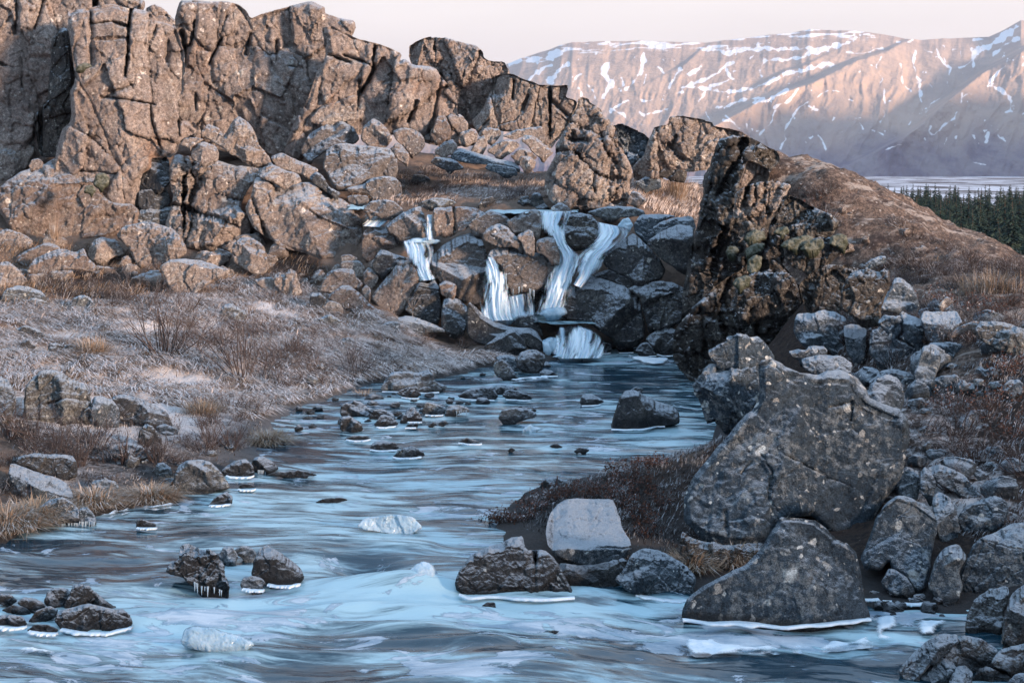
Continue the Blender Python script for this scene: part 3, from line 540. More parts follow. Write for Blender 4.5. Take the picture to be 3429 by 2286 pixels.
# ---------------------------------------------------------------- boulders, slabs and stones: region; material; distance; name; label; outline; options
B = [
('E','ice',42.0,'ice_mound',"frozen pool edge at the top of the left fall","425,108 450,85 520,70 600,72 690,92 660,112 560,122 470,118",dict(cat='ice mound',fac=0,blk=.10,force=True)),
('E','ice',39.25,'ice_mound',"heap of frozen spray at the foot of the middle fall","985,640 1000,590 1050,560 1120,570 1180,590 1210,620 1180,650 1080,655",dict(cat='ice mound',fac=0,blk=.12,force=True)),
('E','ice',39.2,'ice_mound',"frozen splash under the main fall","1360,600 1400,560 1470,545 1540,550 1560,590 1510,615 1420,618",dict(cat='ice mound',fac=0,blk=.12,force=True)),
('E','ice',37.6,'ice_mound',"frozen foam at the foot of the low broad cascade","1450,890 1500,865 1600,860 1720,868 1790,880 1760,900 1600,905 1500,903",dict(cat='ice mound',fac=0,blk=.10,force=True)),
# brown rubble at the foot of the left wall
('A','tan',None,'boulder',"rounded brown boulder at the left edge below the dark fin","-40,1100 0,980 120,955 230,970 245,1040 205,1100 180,1160 60,1240 -40,1240",{}),
('A','tan',43.4,'stone',"small pale stone lying on the mossy brown block","195,1145 215,1102 260,1088 300,1120 290,1158 210,1168",{}),
('A','brown',44.5,'boulder',"huge rust brown block with mossy top at the foot of the tower","-40,1310 60,1240 150,1180 300,1130 420,1085 600,1070 625,1110 680,1180 750,1220 742,1270 700,1330 760,1400 900,1400 965,1450 940,1568 700,1650 400,1670 100,1670 40,1520 -40,1420",dict(bulge=.6,top=("-40,1330 100,1300 300,1300 500,1290 740,1270",1.5),blk=.14)),
('A','dark',46,'boulder',"dark boulder wedged uppermost in the cleft right of the tower","960,1260 1010,1150 1050,1080 1100,1060 1160,1090 1180,1180 1170,1270 1100,1320 1000,1300",{}),
('A','dark',45.7,'boulder',"dark boulder in the middle of the cleft beside the rubble pile","945,1410 955,1310 1060,1300 1150,1300 1180,1400 1100,1450 980,1450",{}),
('A','dark',45.4,'boulder',"dark boulder at the bottom of the cleft beside the rubble pile","930,1560 960,1440 1100,1430 1190,1420 1200,1500 1130,1570",{}),
('A','tan',46.5,'boulder',"pointed crest of the rubble pile in front of the broad cliff","1380,930 1430,850 1500,880 1550,930 1600,840 1650,800 1720,850 1760,920 1790,1010 1860,1080 1880,1140 1700,1130 1500,1000",dict(blk=.16)),
('A','tan',45.5,'boulder',"flat stone on top of the stacked rubble by the tower","1240,1000 1270,950 1350,945 1410,962 1335,1005 1310,1022",{}),
('A','tan',45.2,'boulder',"squarish block topping the stacked rubble","1315,1080 1330,1000 1400,975 1480,1000 1512,1050 1500,1115 1400,1135 1330,1105",{}),
('A','tan',44.2,'boulder',"massive fissured stack of brown lichened blocks right of the cleft","1165,1150 1210,1065 1330,1085 1500,1110 1650,1150 1800,1130 1880,1120 1900,1200 1760,1230 1700,1330 1660,1400 1660,1450 1720,1500 1760,1580 1600,1700 1300,1720 1180,1660 1130,1560 1190,1400 1175,1280",dict(blk=.16,cracks=[("1330,1090 1320,1180 1350,1240 1300,1420 1310,1500",.6,14),("1420,1170 1350,1300",.5,10),("1190,1410 1400,1470 1640,1560",.6,13),("1340,1440 1290,1680",.5,10),("1520,1340 1640,1380",.4,9)])),
('A','tan',43.6,'boulder',"large slanted slab of pale lichened rock leaning right of the stack","1690,1440 1730,1340 1755,1225 1830,1220 1900,1280 1960,1290 2060,1260 2140,1255 2250,1330 2400,1390 2440,1450 2490,1568 2500,1660 2440,1760 2350,1800 2200,1780 2000,1720 1850,1640 1750,1580",dict(bulge=.5,right=("1960,1270 2060,1400 2200,1500 2400,1580 2440,1640",.9),cracks=[("1740,1380 1800,1540 1840,1640",.6,10)])),
('A','tan',45,'boulder',"brown boulder above the slanted slab","1880,1130 1960,1170 2060,1200 2080,1260 1960,1290 1900,1270 1780,1220 1800,1160",{}),
('A','dark',45.5,'boulder',"dark boulder above the right end of the slanted slab","2130,1220 2180,1178 2230,1215 2270,1290 2352,1330 2320,1370 2240,1320 2150,1260",{}),
('A','tan',47,'boulder',"boulder between the rubble crest and the dark fin edge","1860,1080 1940,1050 2020,1090 2120,1130 2200,1170 2150,1220 2020,1190 1900,1150",{}),
# scree under the fins (upper middle)
('B','tan',50.5,'boulder',"pale boulder at the top of the scree against the sloping fin","-230,840 -150,740 -60,690 40,710 105,780 90,830 0,840 -120,860",{}),
('B','smooth',49.6,'boulder',"dark grey rounded boulder on the left of the scree","-290,1050 -230,930 -100,850 0,830 90,880 128,960 100,990 0,1000 -100,1040 -220,1130",{}),
('B','tan',49,'boulder',"boulder with rusty base above the large grey brown slab","130,965 150,870 220,812 270,840 330,900 352,960 320,1005 200,1015",{}),
('B','tan',49.2,'boulder',"lumpy boulder with a mossy top in the scree","350,905 420,880 500,890 560,930 582,1000 540,1055 480,1075 420,1005 375,965",{}),
('B','smooth',47.6,'boulder',"large flat faced grey brown slab in the scree left of the meadow","-100,1020 0,985 200,1010 330,1020 385,1080 392,1180 370,1235 200,1250 60,1295 -60,1290 -130,1150",dict(bulge=.5)),
('B','brown',49.8,'boulder',"split brown boulder leaning on the foot of the fin","610,930 640,870 660,800 720,800 762,900 735,965 645,985",{}),
('B','tan',50.4,'boulder',"brown boulder high against the fin foot","725,800 760,780 830,790 875,850 872,905 800,905 760,870",{}),
('B','tan',50.1,'boulder',"squat lichened boulder under the dome tower","798,985 820,910 900,888 942,922 932,982 860,994",{}),
('B','tan',49,'boulder',"low boulder left of the flat frosted slab","635,1045 700,980 770,958 805,1010 765,1062 700,1095",{}),
('B','tan',50.1,'boulder',"small leaning boulder under the black faced wedge","885,1045 930,970 980,928 1012,990 985,1045",{}),
('B','tan',50.9,'boulder',"boulder touching the foot of the black wedge face","960,905 1000,878 1090,888 1105,925 1050,995 1000,985",{}),
('B','tan',49.6,'boulder',"broad rust brown boulder in the centre of the upper scree","998,1045 1050,988 1130,963 1200,968 1232,1002 1150,1072 1080,1084",{}),
('B','tan',50.5,'boulder',"long pale boulder lying above the broad rust brown boulder","1105,940 1180,900 1300,878 1380,868 1402,930 1425,985 1330,968 1250,938 1200,965",{}),
('B','tan',49.4,'boulder',"tilted pale boulder right of the upper scree","1238,970 1260,928 1330,938 1400,990 1462,1050 1440,1075 1390,1104 1320,1055 1290,1010",{}),
('B','brown',49,'boulder',"rusty boulder under the tilted pale boulder","1162,1075 1230,1020 1290,1030 1352,1082 1320,1115 1200,1116",{}),
('B','tan',48.3,'boulder',"round boulder behind the upper meadow beside the spired outcrop","1222,1135 1230,1080 1290,1073 1342,1110 1332,1165 1260,1175",{}),
('B','frost',48.8,'rock_slab',"long flat frosted slab at the back of the upper meadow","752,1095 760,1030 830,1018 950,1058 1080,1098 1200,1118 1242,1170 1150,1156 1000,1135 860,1125",dict(bulge=.4,top=("752,1060 830,1045 950,1090 1240,1165",2.5))),
('B','frost',48.1,'rock_slab',"short frosted slab in front of the long flat slab","985,1165 1010,1128 1100,1138 1200,1158 1222,1202 1100,1204",{}),
('B','tan',48.6,'boulder',"knobbly boulder right of the large grey brown slab","338,1030 380,980 420,1000 470,1062 462,1135 400,1115",{}),
('B','dark',48.2,'boulder',"dark low boulder left of the flat frosted slab","610,1120 650,1080 740,1090 800,1110 852,1165 740,1185 660,1150",{}),
('B','smooth',None,'boulder',"long brown boulder at the lower left of the upper meadow","15,1315 80,1280 150,1270 200,1230 300,1213 370,1220 417,1270 422,1350 410,1374 220,1375 180,1335",{}),
('B','bank',None,'stone',"small dark stone in the grass of the upper meadow","478,1245 500,1200 580,1208 622,1242 560,1264",{}),
('B','dark',None,'stone',"dark stone at the meadow edge above the falls","935,1425 970,1370 1040,1348 1064,1390 1000,1425",{}),
('B','dark',None,'boulder',"black boulder at the foot of the spired outcrop","1285,1398 1320,1330 1370,1328 1402,1400 1442,1445 1350,1448",{}),
('B','dark',None,'stone',"black stone left of the black boulder under the outcrop","1205,1405 1240,1360 1290,1348 1302,1395 1250,1415",{}),
('B','smooth',42.6,'boulder',"rounded boulder at the lip of the falls under the spired outcrop","1436,1440 1500,1390 1560,1420 1598,1468 1500,1476",{}),
('B','bank',None,'rock_slab',"low frosted slab along the front of the upper meadow","540,1395 640,1360 750,1370 802,1402 700,1424 600,1424",{}),
('B','smooth',44,'stone',"stone leaning at the right of the outcrop base","1960,1400 2000,1310 2060,1330 2110,1390 2040,1430",{}),
('B','frost',47,'boulder',"frosted boulder beside the pale grass clump under the skyline outcrop","2020,1260 2080,1225 2130,1200 2202,1240 2205,1300 2080,1310",{}),
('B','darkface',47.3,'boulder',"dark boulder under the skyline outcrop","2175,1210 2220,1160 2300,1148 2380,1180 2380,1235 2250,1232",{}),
# around the lip of the falls
('B','smooth',44,'boulder',"low dark rock beside the first water channel at the left","35,1355 100,1343 185,1350 192,1392 120,1398 50,1394",{}),
('B','smooth',43.2,'boulder',"domed boulder between the two left water channels","146,1445 200,1384 300,1374 372,1390 428,1442 420,1484 330,1494 240,1484 190,1494",{}),
('B','smooth',42.2,'boulder',"wedge shaped brown boulder left of the narrow spout","306,1555 400,1480 500,1428 552,1423 572,1480 596,1580 572,1650 400,1650 320,1600",{}),
('B','brown',41.8,'boulder',"two toned square block right of the narrow spout","628,1478 640,1430 760,1424 900,1428 1000,1470 900,1535 850,1590 740,1612 636,1606",dict(cracks=[("775,1430 780,1590",.3,8)])),
('B','smooth',41.5,'boulder',"sloping boulder at the top centre of the falls","868,1545 950,1480 1030,1448 1100,1468 1152,1500 1190,1575 1100,1610 900,1610",{}),
('B','tan',41.2,'boulder',"brown boulder at the left of the main spill","1138,1530 1250,1460 1340,1438 1392,1478 1404,1525 1380,1570 1362,1650 1290,1600 1180,1610",{}),
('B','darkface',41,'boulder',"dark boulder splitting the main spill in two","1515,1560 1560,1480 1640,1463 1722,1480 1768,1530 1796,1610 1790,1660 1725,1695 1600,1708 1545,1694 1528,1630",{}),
('B','bank',43,'boulder',"long frosted boulder right of the lip under the outcrop","1686,1465 1800,1428 1900,1418 2000,1424 2082,1448 2098,1484 2000,1496 1850,1506 1760,1496",{}),
('B','ice',41.2,'ice_block',"white wedge of ice on the right side of the lip","1896,1565 1940,1508 1980,1498 2014,1552 1990,1580",dict(cat='ice block')),
('B','frost',41.5,'boulder',"frosted slab right of the white ice wedge","2012,1550 2060,1478 2150,1476 2250,1476 2310,1490 2200,1530 2155,1575 2165,1650 2090,1668 2026,1612",{}),
('B','frost',41,'boulder',"upper dark boulder with smooth frosted top right of the lip","2140,1570 2200,1528 2300,1498 2420,1490 2450,1580 2320,1620 2180,1650",{}),
# the falls
('E','smooth',40.2,'boulder',"big smooth brown boulder between the left fall and the middle fall","580,300 590,250 640,180 700,120 800,60 900,33 962,55 987,130 1006,200 1012,300 1002,420 977,520 930,545 860,532 790,495 720,425 660,365 600,345",dict(bulge=.8,fac=7,blk=.05,rough=.03)),
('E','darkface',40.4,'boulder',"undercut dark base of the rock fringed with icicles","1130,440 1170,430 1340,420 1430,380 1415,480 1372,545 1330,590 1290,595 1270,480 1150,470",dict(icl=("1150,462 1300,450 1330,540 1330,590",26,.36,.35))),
('E','smooth',39.7,'boulder',"rock overhanging a row of icicles in the centre of the falls","1008,205 1030,150 1090,138 1180,128 1260,168 1330,168 1382,180 1432,220 1468,270 1462,312 1422,332 1417,395 1340,434 1240,428 1170,444 1135,402 1130,312 1080,252",dict(icl=("1135,300 1140,400 1180,425 1240,400 1330,430",16,.28,.25))),
('E','smooth',40.3,'boulder',"brown boulder right of the smooth boulder top, above the overhang","968,62 1000,10 1080,-32 1150,-2 1182,40 1262,110 1252,172 1180,134 1090,138 1030,114 985,92",{}),
('E','tan',40.1,'boulder',"pointed frosted boulder over the middle of the overhang","1205,70 1225,45 1290,13 1322,30 1334,100 1334,170 1260,164 1240,100",{}),
('E','brown',39.9,'boulder',"rust brown boulder at the left edge of the main fall","1338,92 1420,63 1472,75 1492,140 1507,202 1502,233 1440,230 1400,192 1345,174",{}),
('E','dark',40,'boulder',"grey pyramid boulder at the right edge of the main fall","1796,205 1850,138 1950,78 2010,38 2052,70 2112,130 2202,220 2236,300 2205,360 2050,390 1950,340 1850,300 1808,255",dict(blk=.04,rough=.03,fac=5)),
('E','dark',39.8,'boulder',"dark smooth boulder right of the grey pyramid","2095,105 2200,28 2320,-22 2420,-10 2440,120 2390,300 2300,280 2200,220",dict(blk=.04,rough=.03)),
('E','dark',38.7,'boulder',"largest dark boulder on the right of the plunge pool","1507,608 1520,540 1560,478 1600,408 1660,350 1720,328 1800,343 1902,390 1962,410 2052,480 2072,560 2092,680 2084,765 2000,806 1900,796 1800,726 1720,666 1640,645 1560,645",dict(bulge=.85,fac=8,blk=.04)),
('E','dark',40.2,'boulder',"dark boulder peeping up behind the largest dark boulder","1728,335 1800,298 1870,283 1922,320 2002,340 2064,370 2055,396 1960,412 1880,376 1800,350",{}),
('E','dark',38.9,'boulder',"dark frosted boulder right of the largest dark boulder","1966,425 2050,388 2180,368 2290,378 2366,420 2390,560 2350,650 2230,700 2110,700 2080,582 2060,480",dict(bulge=.8)),
('E','wet','w','stone',"small black rock left of the wet boulder at the pool's far right edge","2022,850 2060,800 2110,788 2152,830 2174,884 2060,890",dict(rim=True)),
('E','dark','w','boulder',"wet dark boulder at the right end of the plunge pool","2088,770 2180,700 2280,688 2342,730 2410,800 2410,886 2200,888 2150,824",dict(rim=True)),
('E','wet','w','stone',"black stone at the foot of the lower cascade","1768,840 1800,790 1862,800 1864,856 1800,866",dict(rim=True)),
('E','wet','w','stone',"flat black stone right of the lower cascade","1886,830 1930,788 2012,810 2014,856 1920,862",dict(rim=True)),
('E','bank',38.6,'boulder',"grey iced rock at the top of the lower cascade","1512,730 1560,680 1640,678 1700,690 1752,730 1700,724 1600,785 1562,855 1530,874",dict(bulge=.5)),
('E','brown',42.3,'boulder',"brown boulder at the left side of the upper pool","130,135 150,28 200,-4 330,-4 402,40 452,110 468,192 440,210 350,195 250,205 190,245 140,205",{}),
('E','dark',41,'boulder',"smooth dark frosted slab below the upper pool","203,265 260,158 300,153 380,188 472,208 494,242 400,235 340,305 290,335 240,315",dict(blk=.03)),
('E','tan',40.2,'boulder',"leaning rectangular lichened block left of the falls","206,475 300,350 400,223 452,223 502,270 543,330 522,402 462,502 432,566 360,586 290,586 228,515",dict(bulge=.5,blk=.1)),
('E','dark',39.7,'boulder',"dark block with a snow patch on top, left of the big smooth boulder","428,566 500,440 530,376 600,385 640,355 672,400 682,470 692,545 682,645 620,666 540,626 480,606",dict(top=("500,450 540,410 680,440",2))),
('E','brown',39.9,'boulder',"small snow capped brown boulder at the foot of the big smooth boulder","668,392 720,363 797,395 788,475 740,486 690,464",dict(top=("668,405 720,400 797,412",2.2))),
('E','dark',39.1,'boulder',"upright grey boulder left of the long dark boulder","688,685 688,560 708,490 760,478 820,500 872,550 874,645 852,724 800,740 720,726",dict(blk=.04)),
('E','dark',38.4,'boulder',"long dark swooping boulder with frosted back below the middle fall","858,605 878,513 920,540 970,590 1050,640 1150,680 1220,690 1300,690 1352,720 1393,800 1384,855 1320,855 1260,804 1150,765 1060,784 1000,816 930,795 868,744",dict(blk=.03,rough=.025,top=("870,520 960,640 1060,700 1200,730 1300,740 1390,800",1.6))),
('E','dark',37.9,'boulder',"triangular frosted boulder in front of the long dark boulder","976,825 1060,758 1150,703 1200,703 1252,770 1283,830 1253,856 1200,876 1100,876 1030,846",dict(blk=.03,top=("976,825 1060,800 1190,730 1283,820",1.8))),
('E','dark',39,'boulder',"rounded boulder just below the middle fall","1145,648 1230,598 1290,588 1342,610 1374,680 1394,745 1300,690 1220,690",dict(blk=.03)),
('E','ice',38.3,'boulder',"ice glazed boulder left of the lower cascade","1382,776 1440,753 1513,758 1504,812 1464,856 1420,876 1390,855",dict(blk=.03)),
('E','frost',None,'rock_slab',"flat frosted slab beside the dried umbel plant","386,622 450,603 520,618 620,658 714,700 714,724 620,720 520,736 430,726 398,684",dict(bulge=.4,top=("386,640 520,670 714,715",2))),
('E','frost',None,'rock_slab',"small frosted slab left of the flat frosted slab","236,694 330,643 400,648 408,715 350,726 260,715",{}),
('E','brown',41.3,'boulder',"long dark brown sloping boulder at the edge of the grass left of the falls","-110,480 0,398 60,398 152,470 202,530 335,635 250,606 130,586 0,546",dict(blk=.06)),
('E','tan',41.6,'boulder',"round lichened boulder above the leaning rectangular block","-4,235 60,218 130,228 168,280 152,335 100,356 40,336 -4,304",{}),
('E','tan',41.3,'stone',"small upright stone at the left of the boulder cluster by the falls","-4,292 40,286 63,340 52,394 -4,414",{}),
('E','tan',41,'stone',"wedge stone between the leaning block and the round lichened boulder","148,312 190,268 263,330 243,394 200,424 150,384",{}),
('E','tan',41,'stone',"little brown stone under the round lichened boulder","58,355 110,343 153,390 112,434 68,404",{}),
('E','tan',40.8,'stone',"narrow stone left of the leaning rectangular block","138,424 170,393 203,420 203,494 158,484",{}),
('E','tan',42,'stone',"flat pale stone on the boulder cluster left of the upper pool","-4,193 60,183 113,210 102,228 -4,228",{}),
# left bank between the falls and the stream
('E','bank','w','boulder',"flat topped boulder at the water's edge below the left bank","270,1110 300,1050 340,998 400,988 520,998 600,978 632,1010 642,1060 735,1092 692,1134 560,1146 500,1096 380,1116 282,1136",dict(bulge=.6,rim=.1)),
('E','dark',None,'boulder',"rounded frosted boulder at the tip of the left bank by the pool","1205,965 1218,870 1290,838 1350,843 1414,890 1394,962 1360,1006 1258,996",{}),
('E','bank',None,'boulder',"dark boulder just left of the rounded tip boulder","1046,935 1110,903 1172,960 1216,1042 1130,1056 1056,1014",{}),
('E','frost',None,'boulder',"low frosted boulder behind the rounded tip boulder","1056,892 1130,873 1202,890 1214,962 1200,995 1140,965",{}),
('E','wet','w','stone',"wet stone in front of the flat topped boulder","374,1138 450,1098 520,1098 554,1150 520,1176 420,1166",dict(rim=True)),
('E','wet','w','stone',"low wet rock at the bank tip reaching into the pool","1360,1000 1400,972 1450,985 1500,1020 1440,1028 1380,1026",dict(rim=True)),
# stones standing in the stream
('E','wet','w','stone',"broad low black rock with a white ice collar in mid stream","800,1155 880,1108 980,1088 1052,1110 1084,1162 1050,1190 900,1186 820,1175",dict(rim=True)),
('E','wet','w','stone',"flat black rock right of the broad ice collared rock","1106,1155 1140,1113 1200,1118 1290,1148 1324,1172 1300,1190 1140,1181",dict(rim=True)),
('E','wet','w','stone',"small dark rock wedged behind the two ice collared rocks","1046,1114 1110,1088 1174,1110 1120,1145 1080,1156",{}),
('E','wet','w','stone',"lone wedge shaped rock in the stream left of the big mid stream boulder","1641,1206 1660,1148 1720,1143 1780,1168 1814,1202 1760,1221 1660,1226",dict(rim=True)),
('E','dark','w','boulder',"big dark boulder standing in the stream at the right","1856,1376 1878,1280 1918,1170 1960,1118 2020,1118 2080,1148 2180,1198 2280,1228 2328,1270 2334,1345 2280,1368 2180,1368 2060,1396 1950,1396 1888,1396",dict(bulge=.9,blk=.05,rough=.04,fac=5,rim=.1)),
('E','wet',28.2,'stone',"small stone showing behind the big mid stream boulder","1986,1120 2030,1093 2084,1110 2060,1150 2010,1150",{}),
('E','bank','w','stone',"ice streaked domed rock in mid stream","1080,1310 1108,1253 1180,1238 1280,1243 1343,1278 1343,1304 1260,1326 1180,1356 1110,1350",dict(blk=.03)),
('E','wet',28.6,'stone',"flat stone behind the ice streaked domed rock","1166,1248 1230,1223 1294,1245 1290,1275 1200,1275",{}),
('E','wet','w','stone',"pebble at the right of the ice streaked domed rock","1306,1258 1330,1238 1348,1262 1320,1275",{}),
('E','wet','w','stone',"flat black rock at the left end of the stream's stone row","-10,1296 -4,1220 60,1193 130,1198 174,1230 214,1270 182,1306 100,1316",{}),
('E','wet','w','stone',"dark rock second from the left end of the stone row","186,1318 210,1258 290,1248 364,1288 375,1335 280,1336",{}),
('E','wet','w','stone',"conical black rock in front of the stone row","220,1358 280,1283 342,1300 400,1352 350,1376 260,1382",dict(rim=True)),
('E','wet','w','stone',"upright pointed rock in the middle of the stone row","436,1308 448,1248 490,1228 533,1270 560,1312 554,1346 460,1346",dict(rim=.1)),
('E','wet','w','stone',"narrow rock touching the upright pointed rock","400,1348 430,1278 452,1290 448,1350",{}),
('E','bank','w','stone',"square grey rock right of the upright pointed rock","551,1278 570,1198 640,1208 724,1238 714,1288 640,1296 580,1291",dict(rim=.15)),
('E','bank','w','stone',"rock with frozen drips at the right end of the stone row","711,1308 730,1223 790,1218 872,1238 886,1264 820,1275 780,1306 740,1311",dict(icl=("790,1262 880,1255",9,.12,.2))),
('E','wet','w','stone',"small rounded stone below the upright pointed rock","436,1376 480,1343 534,1353 524,1380 460,1384",dict(rim=True)),
('E','wet','w','stone',"left one of two little stones below the square grey rock","591,1368 630,1333 664,1360 622,1376",{}),
('E','wet','w','stone',"right one of two little stones below the square grey rock","661,1358 700,1323 744,1345 702,1372",{}),
('E','wet','w','stone',"frosted rough rock at the lower left of the stone row","-10,1400 -4,1300 60,1298 134,1350 155,1395 80,1406",{}),
('E','wet','w','stone',"flat rock on a white ice sheet below the stone row","16,1458 80,1428 180,1438 214,1456 120,1476",dict(rim=.4)),
('E','wet','w','stone',"domed black stone with a white ice skirt","191,1538 220,1478 290,1463 372,1478 400,1512 372,1542 280,1547",dict(rim=.3)),
('E','bank','w','stone',"frosted domed stone nearest below the ice skirted one","346,1580 420,1518 490,1503 562,1540 580,1572 480,1596 400,1596",dict(rim=.2)),
('E','wet','w','stone',"flat stone on a round white ice plate in mid stream","796,1480 860,1443 940,1468 974,1488 900,1496",dict(rim=.4)),
('E','wet','w','stone',"small black stone in the smooth water below the mid stream boulder","1426,1506 1480,1483 1530,1512 1480,1521",{}),
('E','wet','w','stone',"tiny black stone in mid stream beside the round ice plate","1136,1538 1170,1513 1204,1534 1170,1544",{}),
('E','wet','w','stone',"low stone by the tip of the red heath","1596,1548 1640,1508 1714,1530 1680,1556",{}),
('E','ice','w','ice_mound',"little mound of ice in the water left of the big mid stream boulder","1236,1402 1300,1348 1334,1370 1404,1388 1330,1406",dict(cat='ice mound',fac=0)),
# left bank rocks
('D','tan',None,'boulder',"lichened boulder at the left edge below the rust brown block","-30,140 0,18 60,8 150,38 232,90 213,136 100,146",{}),
('D','brown',None,'boulder',"pointed low boulder behind the red brown scrub","180,300 230,218 340,168 440,143 520,173 580,140 602,200 664,260 654,306 540,290 400,290 280,336 225,360",dict(bulge=.6)),
('D','brown',43,'boulder',"dark brown sloping boulder above the pointed low boulder","110,200 200,150 330,100 410,130 420,160 330,180 240,220 180,260 120,240",{}),
('D','bank',None,'stone',"dark mossy stone in the grass under the red scrub","476,550 500,488 560,462 620,478 660,542 600,562",{}),
('D','tan',None,'boulder',"brown boulder with an orange foot between scrub and stack","604,170 640,88 700,63 780,88 843,140 866,185 780,205 740,236 680,236 618,216",{}),
('D','tan',None,'boulder',"large lichened boulder below the fissured stack","796,60 850,-4 960,-30 1050,-40 1200,16 1254,70 1294,170 1232,216 1080,268 1030,296 938,256 896,155",dict(blk=.16)),
('D','tan',None,'boulder',"flat topped frosted boulder in the middle of the grassy bank","1094,266 1180,218 1260,213 1400,228 1575,290 1580,326 1480,358 1420,406 1320,468 1200,458 1144,376",dict(top=("1094,266 1180,250 1300,262 1400,290 1580,310",2.6),bulge=.6)),
('D','tan',None,'boulder',"rounded lichened boulder standing in brown heather","1596,186 1608,110 1660,68 1740,73 1803,110 1844,190 1844,305 1780,331 1700,296 1616,244",{}),
('D','tan',None,'boulder',"knobbly stone with two points on the brown slope","1886,326 1930,308 1960,330 2000,283 2043,310 2064,390 2086,455 2000,476 1940,446 1886,394",dict(blk=.2)),
('D','tan',None,'boulder',"big pale lichened boulder at the left edge of the bank","-30,385 -4,238 60,233 133,290 196,370 162,396 80,406 -4,404",{}),
('D','bank',None,'boulder',"mossy speckled boulder at the left edge below the pale one","-10,530 30,428 120,398 200,408 293,440 338,524 200,538 60,538",{}),
('D','bank',None,'stone',"pale and dark stone behind the bare willow bush","1506,620 1530,538 1580,518 1643,550 1706,600 1694,646 1600,658 1530,648",{}),
('D','dark',None,'stone',"dark flat stone lying in the frosted grass at far left","96,698 180,673 262,700 316,742 280,758 180,728",{}),
('D','dark',None,'stone',"black triangular stone in the frosted grass","116,840 150,788 190,773 243,810 266,840 190,853",{}),
('D','dark',None,'stone',"black stone sunk beside the dry grass tuft","326,850 340,798 400,793 443,820 402,868 360,876",{}),
('D','dark',None,'stone',"flat dark stone right beside the sunken black stone","436,828 480,798 534,815 500,842",{}),
('D','dark',None,'stone',"pale topped stone at the left edge in the grass","-20,880 0,845 60,825 110,845 140,885 60,890",{}),
('D','bank',25.5,'boulder',"large dark frosted boulder at the left side of the lower bank","160,1285 178,1090 238,1018 330,978 420,998 500,1048 592,1078 624,1160 634,1270 612,1330 400,1322 180,1332",dict(bulge=.6,cracks=[("330,1210 460,1180 600,1190",.12,10)])),
('D','bank',25,'boulder',"dark boulder cut by the left picture edge on the lower bank","-60,1310 -30,1030 0,1025 60,1048 102,1130 114,1200 82,1310",{}),
('D','frost',25.8,'boulder',"small smooth frosted boulder between the two dark slabs","616,1310 640,1168 700,1158 780,1188 824,1250 824,1360 700,1360",dict(blk=.03)),
('D','dark',26,'boulder',"dark flat faced slab behind the twiggy scrub","766,1168 830,1148 960,1173 1062,1218 1153,1270 1197,1375 1100,1372 960,1352 820,1332 796,1225",dict(blk=.04,bulge=.5)),
('D','dark',None,'boulder',"pointed dark rock on the bank above the curved frosted stone","944,1490 958,1398 1010,1348 1052,1368 1113,1440 1126,1526 1050,1548 976,1528",{}),
('D','frost',None,'stone',"pale frosted stone right of the pointed dark rock","1066,1374 1130,1348 1234,1388 1226,1436 1130,1428",{}),
('D','frost',None,'boulder',"curved frosted stone at the upper edge of the scrub by the water","744,1570 800,1498 860,1478 960,1488 1043,1540 1014,1590 880,1610",{}),
('D','tan',41.5,'boulder',"boulder at the right edge of the brown slope near the falls cluster","2200,440 2210,400 2250,308 2352,278 2440,288 2470,400 2380,470 2280,452",{}),
('D','tan',None,'stone',"low pale stone beside the two pointed stone","1746,358 1860,338 1903,370 1882,436 1800,416",{}),
('D','dark',None,'stone',"dark upright stone on the brown slope left of the falls","2126,555 2140,448 2200,448 2253,490 2222,556 2170,566",{}),
('D','tan',None,'stone',"round lichened stone under the dark upright stone","2206,560 2270,498 2352,528 2370,576 2250,576",{}),
('D','bank',None,'stone',"flat lichened stone in pink frosted grass right of the willow bushes","2180,640 2260,593 2352,640 2340,690",{}),
('D','tan',None,'boulder',"flat stone below the slanted slab on the slope","1886,76 1980,78 2100,118 2143,172 2000,156 1900,116",{}),
# rocks at the left waterline
('G','frost',22.6,'rock_slab',"slanting frosted slab over a dark face at the left waterline","56,140 70,60 100,55 240,108 400,158 473,203 514,305 420,328 280,350 150,290",dict(top=("56,140 130,170 250,225 400,280 514,300",2.2),bulge=.6)),
('G','bank','w','boulder',"rounded dark boulder with icicles under the slanting slab","264,360 340,308 430,283 493,320 544,370 550,446 480,490 410,490 386,436 330,388",dict(icl=("420,470 540,465",12,.10,.12))),
('G','frost','w','grass_hummock',"frost covered hummock hung with icicles beside the rounded dark boulder","536,470 548,360 600,353 654,410 665,475 600,493",dict(cat='hummock',icl=("545,455 655,455",14,.10,.12))),
('G','dark',24.8,'boulder',"dark boulder half hidden by the twiggy scrub above the slanting slab","100,60 130,8 250,-14 500,-4 534,60 534,150 440,180 300,120",{}),
('G','bank','w','boulder',"large domed boulder on the left waterline","1192,210 1198,150 1228,70 1290,33 1380,28 1450,43 1523,110 1563,170 1586,226 1490,248 1430,278 1330,288 1268,258",dict(bulge=.85,fac=7,blk=.04)),
('G','bank',24.3,'stone',"round frosted stone left of the large domed boulder","1064,140 1078,58 1130,48 1183,90 1184,146 1110,168",dict(blk=.03)),
('G','wet','w','boulder',"frosted rock right of the large domed boulder","1516,110 1600,48 1690,18 1743,70 1756,136 1690,156 1580,151",dict(rim=.2)),
('G','wet','w','boulder',"arched rock dripping icicles at the end of the left waterline","1726,70 1750,18 1800,-2 1873,38 1926,92 1870,118 1790,118 1750,108",dict(icl=("1770,100 1850,105",14,.12,.1))),
('G','wet','w','stone',"black twin stone below the large domed boulder","1434,350 1480,288 1560,246 1604,290 1600,338 1500,353",dict(rim=.2)),
('G','wet','w','stone',"small stone ringed by a white ice shelf","1634,238 1660,193 1730,193 1764,225 1720,246",dict(rim=.35)),
